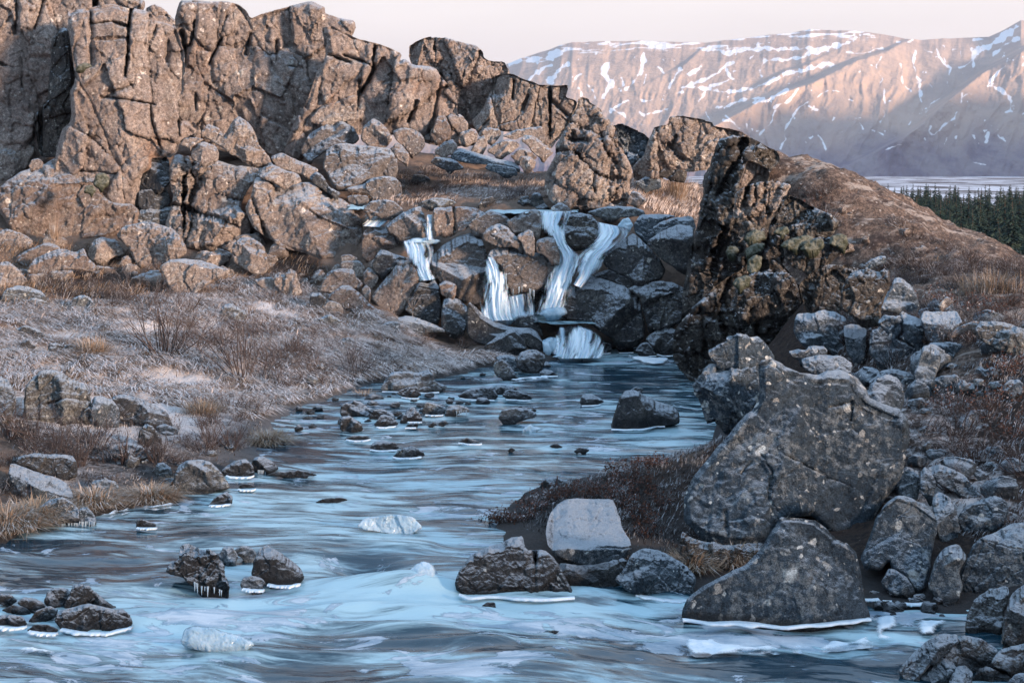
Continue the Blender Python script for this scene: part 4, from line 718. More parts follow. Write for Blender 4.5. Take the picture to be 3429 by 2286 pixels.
('G','wet','w','stone',"long low black rock pointing into the stream","1824,138 1900,113 2000,108 2060,98 2196,136 2100,151 1950,148",{}),
('G','frost',23.3,'stone',"frosted stone among the grass hummocks","606,240 640,178 720,163 800,178 826,232 800,300 720,258",{}),
('G','frost',23,'stone',"small pale stone between hummock and domed boulder","1086,206 1140,158 1200,158 1234,200 1180,236",{}),
('G','wet','w','stone',"small black stone alone in the calm water at left","936,496 945,438 990,443 1072,468 1076,503 980,508",dict(rim=.3)),
('G','wet','w','stone',"low black bar of rock in mid stream","2164,328 2230,298 2352,288 2406,308 2300,331",{}),
# the foreground left stones
('G','wet','w','boulder',"craggy black rock fringed with icicles in the left rapids","1144,798 1168,738 1230,718 1240,618 1290,598 1342,620 1392,650 1442,648 1493,690 1543,750 1553,830 1586,895 1574,948 1500,958 1440,952 1370,938 1300,888 1250,838 1180,822",dict(blk=.18,rough=.10,bulge=.8,icl=("1340,870 1400,905 1460,900 1530,930",13,.10,.35))),
('G','frost',19.9,'stone',"round frosted stone behind the craggy black rock","1496,706 1540,628 1600,626 1644,690 1624,757 1560,748",dict(blk=.02)),
('G','frost',19.8,'stone',"double frosted stone left of the pointed rapids boulder","1616,646 1680,622 1740,638 1770,680 1742,727 1680,722 1640,688",dict(blk=.02)),
('G','wet','w','boulder',"pointed frost speckled boulder in the left rapids","1729,828 1748,720 1790,638 1840,612 1902,650 2003,720 2075,780 2096,845 2062,888 1980,908 1880,898 1800,858",dict(rim=.12,blk=.06,rough=.04)),
('G','frost','w','stone',"small furry frosted stone in front of the pointed rapids boulder","1654,888 1678,838 1740,828 1802,843 1836,882 1800,928 1720,922 1668,917",dict(rim=.25,blk=.02)),
('G','wet','w','boulder',"rounded black boulder at the back of the left corner cluster","299,1008 328,928 390,908 460,918 494,960 464,1036 400,1048 330,1048",{}),
('G','wet',17.8,'boulder',"frost veined pointed boulder topping the left corner cluster","434,1048 478,960 498,898 540,882 602,898 663,948 743,1008 806,1042 784,1068 620,1070 500,1060",dict(blk=.16)),
('G','wet','w','boulder',"broad frost speckled boulder with a white ice collar, front of the left corner cluster","374,1138 398,1068 500,1046 620,1016 682,1036 780,1062 852,1056 904,1110 914,1165 850,1198 720,1228 600,1228 480,1208 418,1198",dict(rim=.28,blk=.10)),
('G','wet',17.9,'stone',"black stone left of the rounded one in the corner cluster","114,1018 160,973 230,978 304,1018 314,1056 230,1090 180,1058",{}),
('G','wet','w','stone',"black rock cut by the left edge at the back of the corner cluster","-14,1020 -4,953 60,948 124,1000 62,1048",{}),
('G','wet',17.2,'stone',"flat dark stone in the middle of the corner cluster","4,1068 80,1028 160,1038 214,1080 202,1106 100,1098",{}),
('G','wet','w','stone',"dark stone at the left edge, front of the corner cluster","-14,1190 -4,1098 60,1093 153,1108 190,1162 152,1193 60,1203",dict(rim=.3)),
('G','bank',17,'stone',"frosted stone between the broad and the flat stone of the corner cluster","196,1148 250,1068 330,1043 404,1058 384,1116 300,1150 240,1168",{}),
('G','wet','w','stone',"flat stone on a white ice plate before the corner cluster","179,1208 240,1163 330,1163 404,1200 383,1232 260,1228",dict(rim=.4)),
# foreground right rocks and ice
('H','ice','w','ice_mound',"flat ice crusted rock in mid stream below the black bar","104,488 160,428 250,418 400,408 500,428 564,500 500,538 400,548 260,528 168,517",dict(cat='ice mound',blk=.15,bulge=.5)),
('H','ice','w','ice_mound',"clear dome of ice beside the deep hole in the rapids","406,885 440,830 500,760 560,725 630,750 672,830 664,890 560,893 480,888",dict(cat='ice mound',fac=0,blk=.05)),
('G','ice','w','ice_mound',"large rounded mound of white ice in the lower left rapids","1240,1290 1270,1200 1340,1170 1450,1180 1560,1220 1680,1250 1760,1300 1700,1345 1560,1365 1400,1350 1290,1330",dict(cat='ice mound',fac=0,blk=.05,bulge=.6)),
('H','wet','w','stone',"frosted low rock at the left tip of the red heath","1359,238 1380,178 1430,148 1500,153 1576,190 1500,228 1400,243",{}),
('H','dark',18.6,'boulder',"dark backing rock added for the shade in the hollow under the flat topped boulder","1540,900 1480,740 1700,760 1980,700 1930,900 1750,945",dict(blk=.06)),  # dark body standing in for the hollow's shade
('H','frost',17.5,'boulder',"flat topped frosted boulder perched above a dark hollow","1406,525 1438,400 1480,350 1540,303 1640,293 1750,300 1864,298 1902,380 1933,490 1993,590 2004,655 1960,708 1850,768 1760,788 1700,798 1600,746 1480,706 1426,626",dict(lean=.2,bulge=.5,fac=4,top=("1406,600 1460,655 1560,640 1700,655 1850,642 1940,652 2004,640",2.6),blk=.03,rough=.03)),
('H','wet','w','boulder',"dark boulder with frost patches and an ice rim left of the hollow","779,888 798,820 860,728 900,688 960,648 1030,618 1110,598 1180,558 1250,556 1272,650 1400,650 1452,690 1503,760 1564,880 1616,976 1500,980 1350,988 1200,980 1000,968 880,978 796,938",dict(rim=.12,bulge=.7,blk=.07)),
('H','frost','w','boulder',"rough boulder thick with frost right of the hollow","1884,860 1950,778 2000,678 2080,638 2200,658 2352,738 2450,840 2410,1000 2250,998 2080,970 1974,938",dict(rim=.15,bulge=.6,blk=.12)),
('H','wet','w','stone',"little black stone before the dark frost patched boulder","956,1045 1000,1008 1060,1010 1066,1060 1000,1063",{}),
('H','wet','w','stone',"tiny black stone in the pale ice at lower centre","1424,1214 1460,1203 1506,1210 1480,1228",{}),
('I','grey','w','boulder',"great fin shaped grey boulder in the right foreground with a frosted crest","-6,1066 18,1000 118,908 230,848 330,798 430,758 500,688 560,608 620,508 670,422 740,428 830,438 900,443 982,490 1033,550 1062,578 1122,598 1194,660 1204,720 1234,820 1254,950 1284,1060 1300,1146 1200,1168 1050,1188 900,1208 700,1228 580,1208 400,1188 200,1198 48,1168 -6,1126",dict(lean=.28,bulge=.5,fac=7,fg=.4,blk=.03,rough=.035,rim=.12,top=("-6,1010 118,930 330,818 520,700 660,470 740,455 900,470 1050,590 1200,690",2.5))),
('I','grey',17.6,'boulder',"tall grey boulder with a frosted shoulder right of the fin","1226,705 1290,558 1328,430 1400,328 1480,276 1560,283 1682,340 1744,420 1754,520 1724,640 1704,785 1664,940 1600,940 1530,836 1440,776 1424,726 1360,796 1250,785",dict(bulge=.6,blk=.04,rough=.04,top=("1330,430 1480,320 1600,360 1750,470",1.6))),
('I','grey',17,'boulder',"low grey boulder under the tall frosted shoulder boulder","1364,866 1430,768 1532,828 1604,935 1562,980 1440,958 1376,906",dict(blk=.06)),
('I','frost',17.9,'boulder',"narrow frosted pillar of rock behind the tall grey boulder","1716,300 1760,248 1852,298 1893,400 1904,500 1894,608 1780,608 1746,500 1726,400",{}),
('I','grey',17.3,'boulder',"smooth teardrop shaped grey boulder right of the tall boulder","1684,906 1738,720 1798,638 1900,606 1964,700 1904,800 1934,905 1884,1068 1760,1010",dict(blk=.02,rough=.02)),
('I','grey',18.3,'boulder',"squat dark boulder with a frosted flat top near the right edge","1886,436 1958,348 2060,298 2130,278 2234,318 2245,402 2206,486 2060,568 2000,588 1918,506",dict(top=("1886,440 2000,360 2130,335 2240,340",2.2))),
('I','grey',16.8,'boulder',"large boulder with a bright frosted top at the right edge","1906,856 1948,730 2008,598 2150,528 2260,468 2420,456 2470,800 2410,906 2200,930 2050,990 1990,1010 1936,966",dict(top=("1990,620 2060,600 2200,628 2352,660 2470,680",2.6),bulge=.6)),
('I','bank',16.2,'boulder',"lichened block below the bright topped boulder at the right edge","1946,1210 1958,1088 2028,978 2120,918 2242,898 2254,980 2214,1100 2204,1205 2150,1268 2050,1238 1978,1248",{}),
('I','bank',15.8,'boulder',"tall dark block cut by the lower right edge","2196,1300 2208,1150 2258,958 2352,886 2470,880 2470,1310 2300,1340",{}),
('I','frost','w','boulder',"long sloping frosted rock at the corner of the dark inlet","1484,1490 1558,1388 1680,1278 1780,1228 1892,1228 1904,1282 1800,1386 1700,1456 1620,1548 1540,1560",{}),
('I','bank',14.6,'boulder',"rounded dark boulder with frosty rim in the lower right corner heap","1784,1398 1828,1318 1940,1236 2050,1258 2174,1330 2154,1436 2104,1518 1980,1508 1880,1466",{}),
('I','frost',14.0,'boulder',"pale frosted rock at the left of the lower right corner heap","1632,1530 1718,1428 1780,1393 1852,1408 1894,1462 1834,1574 1804,1640 1640,1640",{}),
('I','frost',13.8,'boulder',"upright frosted rock in the lower right corner heap","1824,1576 1888,1448 1950,1448 2004,1500 1984,1590 1900,1660 1820,1660",{}),
('I','bank',13.9,'boulder',"dark frosted boulder at the bottom of the right corner heap","1984,1550 2038,1463 2110,1458 2202,1500 2266,1530 2266,1660 2000,1660",{}),
('I','bank',14.5,'boulder',"boulder at the far right of the lower right corner heap","2114,1450 2178,1338 2300,1308 2420,1280 2470,1500 2300,1520",{}),
('I','frost',13.7,'boulder',"bottom right corner stone crusted with frost","2240,1560 2300,1500 2420,1490 2480,1660 2240,1660",{}),
('I','wet','w','stone',"left one of the small wet stones behind the fin boulder","1249,980 1300,928 1374,948 1354,992 1280,998",dict(rim=.3)),
('I','wet','w','stone',"right one of the small wet stones behind the fin boulder","1374,980 1430,918 1484,928 1474,977 1400,998",dict(rim=.3)),
('I','wet','w','stone',"low dark stone at the back of the right ice shelf","1534,1028 1580,978 1644,988 1686,1030 1600,1038",dict(rim=.3)),
('I','frost',18.6,'boulder',"upright frosted rock at the right shoulder of the largest boulder","1486,210 1498,98 1550,78 1624,108 1644,200 1626,290 1560,300 1488,268",{}),
('I','frost',18.4,'boulder',"second frosted rock right of the largest boulder's shoulder","1634,116 1670,78 1702,108 1744,190 1726,290 1640,270",{}),
('I','frost',18.9,'rock_slab',"frosted slab running down behind the shoulder rocks","1684,86 1760,56 1850,86 1954,148 2006,220 2066,288 1950,298 1848,248 1756,196",{}),
# the right bank behind the largest boulder
('F','frost',None,'boulder',"pale pointed boulder high on the right bank","1364,570 1378,470 1430,428 1458,348 1500,342 1574,400 1614,470 1636,555 1604,618 1500,598 1418,578",dict(blk=.06)),
('F','darkface',25.8,'boulder',"dark knobbly rock mass left of the pale pointed boulder","1080,560 1090,420 1160,310 1260,285 1350,310 1420,300 1430,400 1400,470 1370,560 1370,640 1250,650 1150,610",dict(blk=.18)),
('F','frost',None,'boulder',"frosted double topped boulder left of the little pillar on the right bank","764,720 770,640 790,590 900,590 970,563 1050,580 1130,622 1120,670 1060,690 1130,870 1050,880 960,810 860,850 790,770",dict(bulge=.6,right=("900,590 930,680 960,800",.8),blk=.05)),
('F','frost',None,'boulder',"little flat topped pillar between two frosted boulders","1106,680 1160,663 1220,673 1268,700 1262,780 1256,905 1190,920 1130,870 1116,760",dict(top=("1106,760 1180,775 1268,750",1.8),blk=.04)),
('F','frost',None,'boulder',"large cracked pale boulder right of the little pillar","1278,860 1300,710 1350,690 1345,640 1390,600 1480,620 1515,575 1560,600 1660,640 1662,720 1650,830 1600,920 1500,950 1350,945",dict(bulge=.6,cracks=[("1500,620 1520,720 1480,760 1600,830",.15,8)],top=("1290,720 1400,650 1660,680",1.6))),
('F','frost',None,'rock_slab',"flat ledge of rock jutting over the earth hollow","1636,620 1660,575 1780,580 1885,570 1932,650 1880,700 1820,750 1780,830 1700,790 1660,700",dict(top=("1636,650 1800,680 1880,690 1932,660",2))),
('F','grey',None,'boulder',"leaning pillar in front of the red earth hollow","1586,1010 1640,880 1650,820 1700,808 1784,860 1770,960 1730,1070 1700,1098 1610,1060",dict(blk=.04)),
('F','bank',23.2,'boulder',"dark boulder right of the red earth hollow","2010,700 2060,640 2200,650 2330,690 2420,720 2420,860 2300,870 2150,830 2060,780",dict(blk=.15)),
('F','brown',23.6,'boulder',"brown rocks roofing the red earth hollow","1840,760 1880,690 1960,660 2030,640 2070,700 2040,770 1980,700 1900,750",{}),
('F','tan',None,'stone',"small brown stone lodged in dark heather on the right bank","1756,545 1800,490 1820,472 1874,510 1830,548 1780,560",{}),
('F','frost',None,'boulder',"rounded grey stone at the right edge below the earth hollow","2195,1110 2240,1050 2320,1045 2352,1080 2340,1150 2260,1175",dict(blk=.03)),
('F','frost',None,'rock_slab',"dark rock with a frosted cap on the brown hillside","1236,270 1280,230 1350,195 1400,195 1405,240 1330,265 1290,290",{}),
('F','frost',22.4,'boulder',"low frosted ledge behind the largest boulder","816,905 880,890 940,878 1000,875 1100,885 1172,940 1160,1010 1050,1020 900,1010 830,970",dict(blk=.14)),
('F','frost',22.9,'boulder',"flat frosted step above the low ledge behind the largest boulder","726,850 790,835 850,845 870,815 960,815 1000,840 992,880 880,900 820,930 760,900",dict(blk=.14)),
# the largest boulder group
('F','grey',20.4,'boulder',"frosted pyramid rock crowning the left of the largest boulder","170,850 240,810 300,780 300,750 365,742 368,726 440,733 460,755 520,748 592,820 634,895 622,930 530,945 380,945 230,935 190,900",dict(bulge=.6,right=("370,730 372,900",.5),blk=.12)),
('F','grey',19.9,'boulder',"lichened round lump on the left side of the largest boulder","66,1090 90,1060 166,945 260,922 380,928 520,930 540,1080 536,1185 452,1276 382,1358 300,1370 230,1330 160,1340 128,1220 80,1150",dict(blk=.10,bulge=.7)),
('F','grey',19.2,'boulder',"largest boulder of the right foreground, grey and spotted with white lichen","520,940 540,910 600,900 700,950 800,1000 930,1015 1000,990 1100,985 1200,1030 1260,1110 1300,1180 1480,1240 1560,1330 1560,1450 1540,1560 1500,1760 1400,1870 1340,1960 1260,2100 1200,2170 1060,2160 1000,2080 900,1990 760,1990 660,2040 560,2170 330,2180 120,2110 6,2030 0,1880 60,1740 200,1560 340,1400 460,1270 530,1180",
 dict(bulge=.55,fac=9,fg=.45,blk=.045,rough=.045,lean=.3,step=4.4,top=("520,985 600,955 700,1030 830,1060 930,1095 1010,1080 1150,1090 1200,1180 1300,1255 1480,1335 1560,1400",2.4),cracks=[("1010,1240 1170,1200 1160,1330",.06,7),("540,1560 620,1680 590,1860 660,1960",.05,6,'F'),("480,1610 400,1700",.05,6,'F'),("290,1950 310,2120",.04,6,'F'),("700,1560 1000,1720 1200,1800",.06,6,'F')])),
('F','frost',19.9,'boulder',"rounded lichened dome on the right shoulder of the largest boulder","1256,1150 1290,1080 1350,1030 1410,1008 1480,1030 1520,1090 1530,1180 1500,1260 1400,1240 1290,1200",dict(blk=.06)),
('F','frost',19.0,'stone',"frosted knob sitting on the face of the largest boulder","970,1190 1020,1140 1070,1102 1160,1105 1192,1160 1150,1200 1050,1215 1000,1215",dict(blk=.16)),
('I','darkface',19.4,'boulder',"dark mossy rock under the left foot of the largest boulder","-10,520 60,560 180,600 330,620 480,600 560,610 540,690 440,770 330,800 200,800 60,760 -20,680",dict(blk=.2)),
]
for reg, mat, d, nm, lab, pts, o in B:
    o = dict(o); c = o.pop('cat', {'boulder': 'boulder', 'stone': 'stone', 'rock_slab': 'rock slab'}.get(nm, 'rock'))
    rock(reg, mat, pts, lab, cat=c, name=nm, d=d, **o)
# ---------------------------------------------------------------- ground sheet
def proj(x, y, z):
    y = np.maximum(y, .1); return (CX+x/y*F)/V, (HY+(CAMZ-z)/y*F)/V
def gdisp(x, y):
    p = np.c_[x, y, 0*x]
    return -.10+.16*fbm(p*.55, 4, 91)+.11*np.abs(fbm(p*1.3, 3, 92))+.07*fbm(p*3.1, 4, 93)
def gsurf(x, y):
    z = ground(x, y); return z+gdisp(x, y)*sstep(-.05, .5, z)-.40*sstep(4, 6, x)*sstep(24.5, 26.5, y)*sstep(2.0, 2.7, z)
def blob(X, Y, spec):
    r = 0*X
    for cx, cy, rx, ry, a in spec: r = r+a*np.exp(-((X-cx)/rx)**2-((Y-cy)/ry)**2)
    return r
HEATH = [(200,650,150,45,.9),(400,690,120,40,.7),(660,590,90,40,.6),(120,990,180,60,.9),(300,1060,140,50,.7),(540,920,80,50,.45),(540,1010,90,50,.6),(850,800,200,40,.5),(1000,830,150,40,.55),
         (2050,720,150,60,1.),(2250,700,160,50,1.1),(2250,1000,150,90,.9),(1950,800,200,80,.9),(2100,1000,150,150,.5),(1500,1090,140,50,1.),(1300,1160,150,60,1.),(1600,1200,150,80,.9),(1050,440,150,25,.5),(700,640,120,40,.5),(900,380,200,40,.3),(2150,1100,150,90,.6)]
FRO = [(280,790,420,130,.75),(550,780,200,90,.5),(600,680,120,50,.5),(700,880,220,90,.75),(900,760,120,50,.5),(1000,840,180,40,.6),(1150,430,160,30,.45),(1000,450,150,20,.3),(2150,950,250,150,.50),(1950,800,200,80,.3),(2200,1150,200,100,.6),(1560,450,100,50,.45),(300,950,300,80,.8),(200,1120,250,80,.65),(560,1000,130,90,.7),(1480,1080,160,50,.4),(1900,650,150,40,.3),(2330,540,60,30,.5)]
def axis(a, b, lo, hi, fine, coarse): return np.r_[np.arange(a, lo, coarse), np.arange(lo, hi, fine), np.arange(hi, b+.01, coarse)]
ax = axis(-46, 46, -15, 16, .125, 1.0); ay = axis(-6, 96, 12, 60, .125, .9)
gx_, gy_ = np.meshgrid(ax, ay); x = gx_.ravel(); y = gy_.ravel(); zb = ground(x, y); z = zb+gdisp(x, y)*sstep(-.05, .5, zb)
gX, gY = proj(x, y, z); nx_ = len(ax); jj, ii = np.meshgrid(np.arange(len(ay)-1), np.arange(nx_-1), indexing='ij'); q0 = (jj*nx_+ii).ravel()
hill = sstep(4, 6, x)*sstep(24.5, 26.5, y)*sstep(2.0, 2.7, z)
soil = blob(gX, gY, [(2205, 830, 70, 60, 1.)])
z = z+hill*(-.42+.24*fbm(np.c_[x*.7+y*.4, y*1.2, 0*x], 6, 95, .66)+.10*fbm(np.c_[x*2.6, y*2.6, 0*x], 3, 96, ridge=True))
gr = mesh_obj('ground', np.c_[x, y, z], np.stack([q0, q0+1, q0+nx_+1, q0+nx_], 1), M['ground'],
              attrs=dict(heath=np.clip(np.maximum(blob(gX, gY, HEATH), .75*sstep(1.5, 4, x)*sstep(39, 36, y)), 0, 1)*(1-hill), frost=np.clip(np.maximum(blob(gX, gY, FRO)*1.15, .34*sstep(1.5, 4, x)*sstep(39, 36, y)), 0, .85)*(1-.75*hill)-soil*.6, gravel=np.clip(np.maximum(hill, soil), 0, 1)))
tag(gr, kind='structure')
# ---------------------------------------------------------------- river
Yr = 1160+np.cumsum(np.r_[0, np.full(330, 4.4)]); Xc = np.arange(-900, 4400, 7.0)
xm, ym = np.meshgrid(Xc, Yr); d = dwater(ym); wx = ((xm-CX)/F*d).ravel(); wy = d.ravel()
Xv, Yv = xm.ravel()/V, ym.ravel()/V
MILK = [(900,1370,330,60,.60),(560,1400,300,60,.55),(640,1200,280,45,.34),(950,1120,300,45,.22),(1350,800,90,14,.7),(1000,1250,150,30,.25),(1500,970,120,40,.3),(700,1290,80,30,.3),(300,1470,330,60,.3),(1150,1400,250,30,.3),
        (150,1290,210,36,-.55),(1380,860,170,22,-.45),(1900,1535,330,32,-.75),(830,1306,75,22,-.75),(860,1470,260,26,-.3),(640,1040,150,22,-.4),(760,1540,150,26,-.5),(1430,1500,150,16,-.5),(1450,895,160,16,-.4),(420,1210,180,24,-.35),(930,1340,70,16,-.3),(2200,1520,150,40,-.5),(560,1560,200,16,-.3)]
ICE = [(250,1500,330,60,.34),(1000,1540,220,40,.40),(1250,1430,330,36,.25),(150,1350,250,22,.22),(2100,1425,130,20,.5),(1700,1475,280,24,.45),(1350,1000,260,90,.10),(300,1190,160,22,.30),(1080,1190,140,50,.26),(480,1380,230,40,.30),(720,960,60,30,.3),(1000,910,150,20,.2),(1450,830,150,8,.3),(1500,1440,250,30,.25),(620,1440,260,30,.3)]
wp = np.c_[wx*.30, wy*1.0, 0*wx]; wrp = fbm(np.c_[wx*.35, wy*.35, 0*wx], 3, 71)
hgt = .055*fbm(np.c_[wx*.7, wy*2.0+wrp*1.5, 0*wx], 4, 72)+.045*sstep(22, 17, wy)*fbm(np.c_[wx*.9+wrp, wy*1.5+wrp*1.2, 0*wx+3], 3, 73)+1.1*blob(Xv, Yv, [(850,1300,75,20,-.20),(850,1340,160,14,.10),(640,1340,120,20,-.05),(960,1345,90,12,.08),(450,1350,140,14,-.06),(520,1385,180,14,-.06),(420,1420,150,16,.08),(580,1440,140,14,.07),(800,1400,200,12,.05),(1000,1400,130,12,.06),(880,1440,160,10,.05),(1050,1470,200,10,.05),(700,1240,200,12,.06),(940,1250,120,12,.05),(700,1500,160,10,.05)])
wake = 0*wx
for r_ in ROCKS:
    if abs(r_['base'][2]) < .12 and r_['d'] < 38:
        hw = (r_['poly'][:, 0].max()-r_['poly'][:, 0].min())*r_['m']/2; bx_ = ((r_['poly'][:, 0].max()+r_['poly'][:, 0].min())/2-CX)*r_['m']
        wake = np.maximum(wake, np.exp(-((wx-bx_-.25*hw)/(1.5*hw+.1))**2-((wy-r_['d']+.30*hw+.1)/(.45*hw+.22))**2))
nwx = len(Xc); jj, ii = np.meshgrid(np.arange(len(Yr)-1), np.arange(nwx-1), indexing='ij'); q0 = (jj*nwx+ii).ravel()
wv = mesh_obj('river_water', np.c_[wx, wy, hgt*sstep(40, 34, wy)], np.stack([q0, q0+nwx, q0+nwx+1, q0+1], 1), M['water'],
              attrs=dict(milk=.34+.85*blob(Xv, Yv, MILK)+.42*wake*sstep(-.4, .2, fbm(np.c_[wx*1.2, wy*2.5, 0*wx], 3, 74)), ice=.36+np.clip(.62*blob(Xv, Yv, ICE), 0, .45), fu=wx+.3*wrp, fv=wy+.55*wrp+.10*wx))
tag(wv, kind='structure')
def plane_water(name, reg, pts, z, kind='structure', milk=.7, n=26):
    """still sheet of water at height z whose outline was read off the photograph"""
    q = px(reg, pts); w3 = []
    for X, Y in roughen(q, 1, 12, np.random.default_rng(3)): d = dwater(Y, z); w3.append(((X-CX)/F*d, d))
    w3 = np.array(w3); lo = w3.min(0); hi = w3.max(0); s = (hi-lo).max()/120
    nx, ny = int((hi[0]-lo[0])/s)+3, int((hi[1]-lo[1])/s)+3
    X, Y = np.meshgrid(lo[0]-s+np.arange(nx+1)*s, lo[1]-s+np.arange(ny+1)*s); c = inside(w3, X[:-1, :-1]+s/2, Y[:-1, :-1]+s/2); iy, ix = np.nonzero(c); W1 = nx+1
    f = np.stack([iy*W1+ix, iy*W1+ix+1, (iy+1)*W1+ix+1, (iy+1)*W1+ix], 1); use, inv = np.unique(f, return_inverse=True); f = inv.reshape(-1, 4)
    X = X.ravel()[use]; Y = Y.ravel()[use]; h = .05*fbm(np.c_[X*1.5, Y*2.5, 0*X], 3, 5)
    return tag(mesh_obj(name, np.c_[X, Y, z+h], f, M['water'], attrs=dict(milk=0*X+milk, ice=0*X+.3, fu=X, fv=Y)), kind=kind)
plane_water('plunge_pool_water', 'E', "1290,600 1400,585 1520,580 1580,632 1720,650 1760,664 1520,664 1330,655", .88, milk=.55)
plane_water('upper_stream_water', 'B', "1000,1450 1100,1440 1400,1438 1640,1438 1625,1462 1400,1466 1050,1464", 3.8, milk=.9)
plane_water('left_channel_water', 'B', "430,1640 560,1632 660,1634 690,1652 620,1672 440,1676", 2.92, milk=.8)
plane_water('left_channel_water', 'B', "40,1392 110,1384 195,1382 190,1405 150,1440 60,1450", 3.9, milk=.8)
# ---------------------------------------------------------------- waterfalls: curtains with real thickness
def fall(name, label, reg, le, ri, d0, d1, bow=.3, nu=56, nv=80, mat='fall'):
    L = px(reg, le); R_ = px(reg, ri); t = np.linspace(0, 1, nv); u = np.linspace(0, 1, nu)
    def along(a): 
        s = np.r_[0, np.cumsum(np.hypot(*np.diff(a, axis=0).T))]; s /= s[-1]; return np.stack([np.interp(t, s, a[:, 0]), np.interp(t, s, a[:, 1])], 1)
    L = along(L); R_ = along(R_); k = np.ones(7)/7
    for a in (L, R_):
        for c in (0, 1): a[:, c] = np.convolve(np.pad(a[:, c], 3, 'edge'), k, 'valid')
    wx_ = .24*(R_-L); L = L-wx_; R_ = R_+wx_
    XY = L[:, None]*(1-u)[None, :, None]+R_[:, None]*u[None, :, None]
    dep = d0+(d1-d0)*t[:, None]**.8+0*u[None]
    wd = (R_[:, 0]-L[:, 0])[:, None]*d0/F
    uu = (u[None]-.5)*wd; vv = t[:, None]*(L[-1, 1]-L[0, 1])*d0/F+0*u[None]
    q = np.c_[(uu*3.2).ravel(), (vv*.55).ravel(), 0*uu.ravel()+len(name)]
    st = (fbm(q, 4, 31)*.10+fbm(q*np.array([3, 1.2, 1]), 3, 33, ridge=True)*.10).reshape(uu.shape)
    rag = fbm(np.c_[0*vv.ravel(), (vv*3).ravel(), (u[None]+0*vv).ravel()*2], 3, 34).reshape(uu.shape)*9
    dep = dep-bow*np.sqrt(np.clip(1-(2*u[None]-1)**2, 0, 1))-st
    fr = P(XY[..., 0]+rag*np.abs(2*u[None]-1)**3, XY[..., 1], dep).reshape(-1, 3); bk = fr+np.array([0, .45, 0]); n = nu*nv
    jj, ii = np.meshgrid(np.arange(nv-1), np.arange(nu-1), indexing='ij'); a = (jj*nu+ii).ravel()
    f = np.stack([a, a+nu, a+nu+1, a+1], 1); per = np.r_[np.arange(nu), np.arange(1, nv)*nu+nu-1, (nv-1)*nu+np.arange(nu-2, -1, -1), np.arange(nv-2, 0, -1)*nu]
    nx = np.roll(per, -1); side = np.stack([per, nx, nx+n, per+n], 1)
    o = mesh_obj(name, np.r_[fr, bk], [f, f[:, ::-1]+n, side], M[mat], attrs=dict(fu=np.r_[uu.ravel(), uu.ravel()], fv=np.r_[vv.ravel(), vv.ravel()], ed=np.tile(np.abs(2*u[None]-1).repeat(nv, 0).ravel(), 2)))
    recenter(o, fr[(nv-1)*nu+nu//2]); return tag(o, label, 'waterfall')
fall('waterfall', "main white fall, widest curtain dropping left of the dark splitting boulder", 'E', "1385,-118 1400,0 1440,60 1490,150 1500,240 1430,330 1412,420 1395,520 1370,600", "1600,-118 1535,-20 1540,60 1560,130 1620,180 1622,300 1590,400 1560,480 1530,570", 42, 39.6)
fall('waterfall', "right hand fall curving round the grey pyramid boulder", 'E', "1775,-40 1790,50 1740,130 1650,190 1632,260 1640,330 1600,400", "1960,0 1990,40 1890,120 1815,190 1800,250 1750,310 1650,420", 41.6, 39.7)
fall('waterfall', "middle fall pouring beside the big smooth brown boulder", 'E', "1006,200 1010,300 1002,400 985,500 970,600 985,650", "1040,200 1112,280 1136,380 1150,500 1180,600 1210,640", 40.6, 39.2)
fall('waterfall', "frozen curtain of ice under the overhanging rock", 'E', "1140,480 1145,540 1140,625", "1290,448 1310,530 1345,600", 40.1, 39.6, bow=.15)
fall('waterfall', "frozen left fall running down the side of the big smooth boulder", 'E', "440,92 462,150 482,215 522,290 545,372", "600,98 622,150 612,220 596,280 640,360", 42, 40.4, bow=.2)
fall('waterfall', "low broad cascade spilling into the river pool", 'E', "1640,680 1580,770 1540,880 1535,905", "1750,722 1800,790 1790,870 1770,900", 38.7, 37.6, bow=.3)
fall('waterfall', "thin spill between the iced rocks above the river pool", 'E', "1506,690 1500,760 1464,872", "1535,690 1545,780 1535,880", 38.6, 37.8, bow=.1)
fall('waterfall', "narrow upper spout between the two square brown blocks", 'B', "588,1480 584,1568 580,1655", "620,1480 622,1568 628,1655", 42.6, 42, bow=.1)
fall('waterfall', "ice covered first channel spilling at the far left of the falls", 'B', "188,1480 180,1530 170,1560", "450,1460 380,1520 300,1568", 44.2, 43.3, bow=.2)
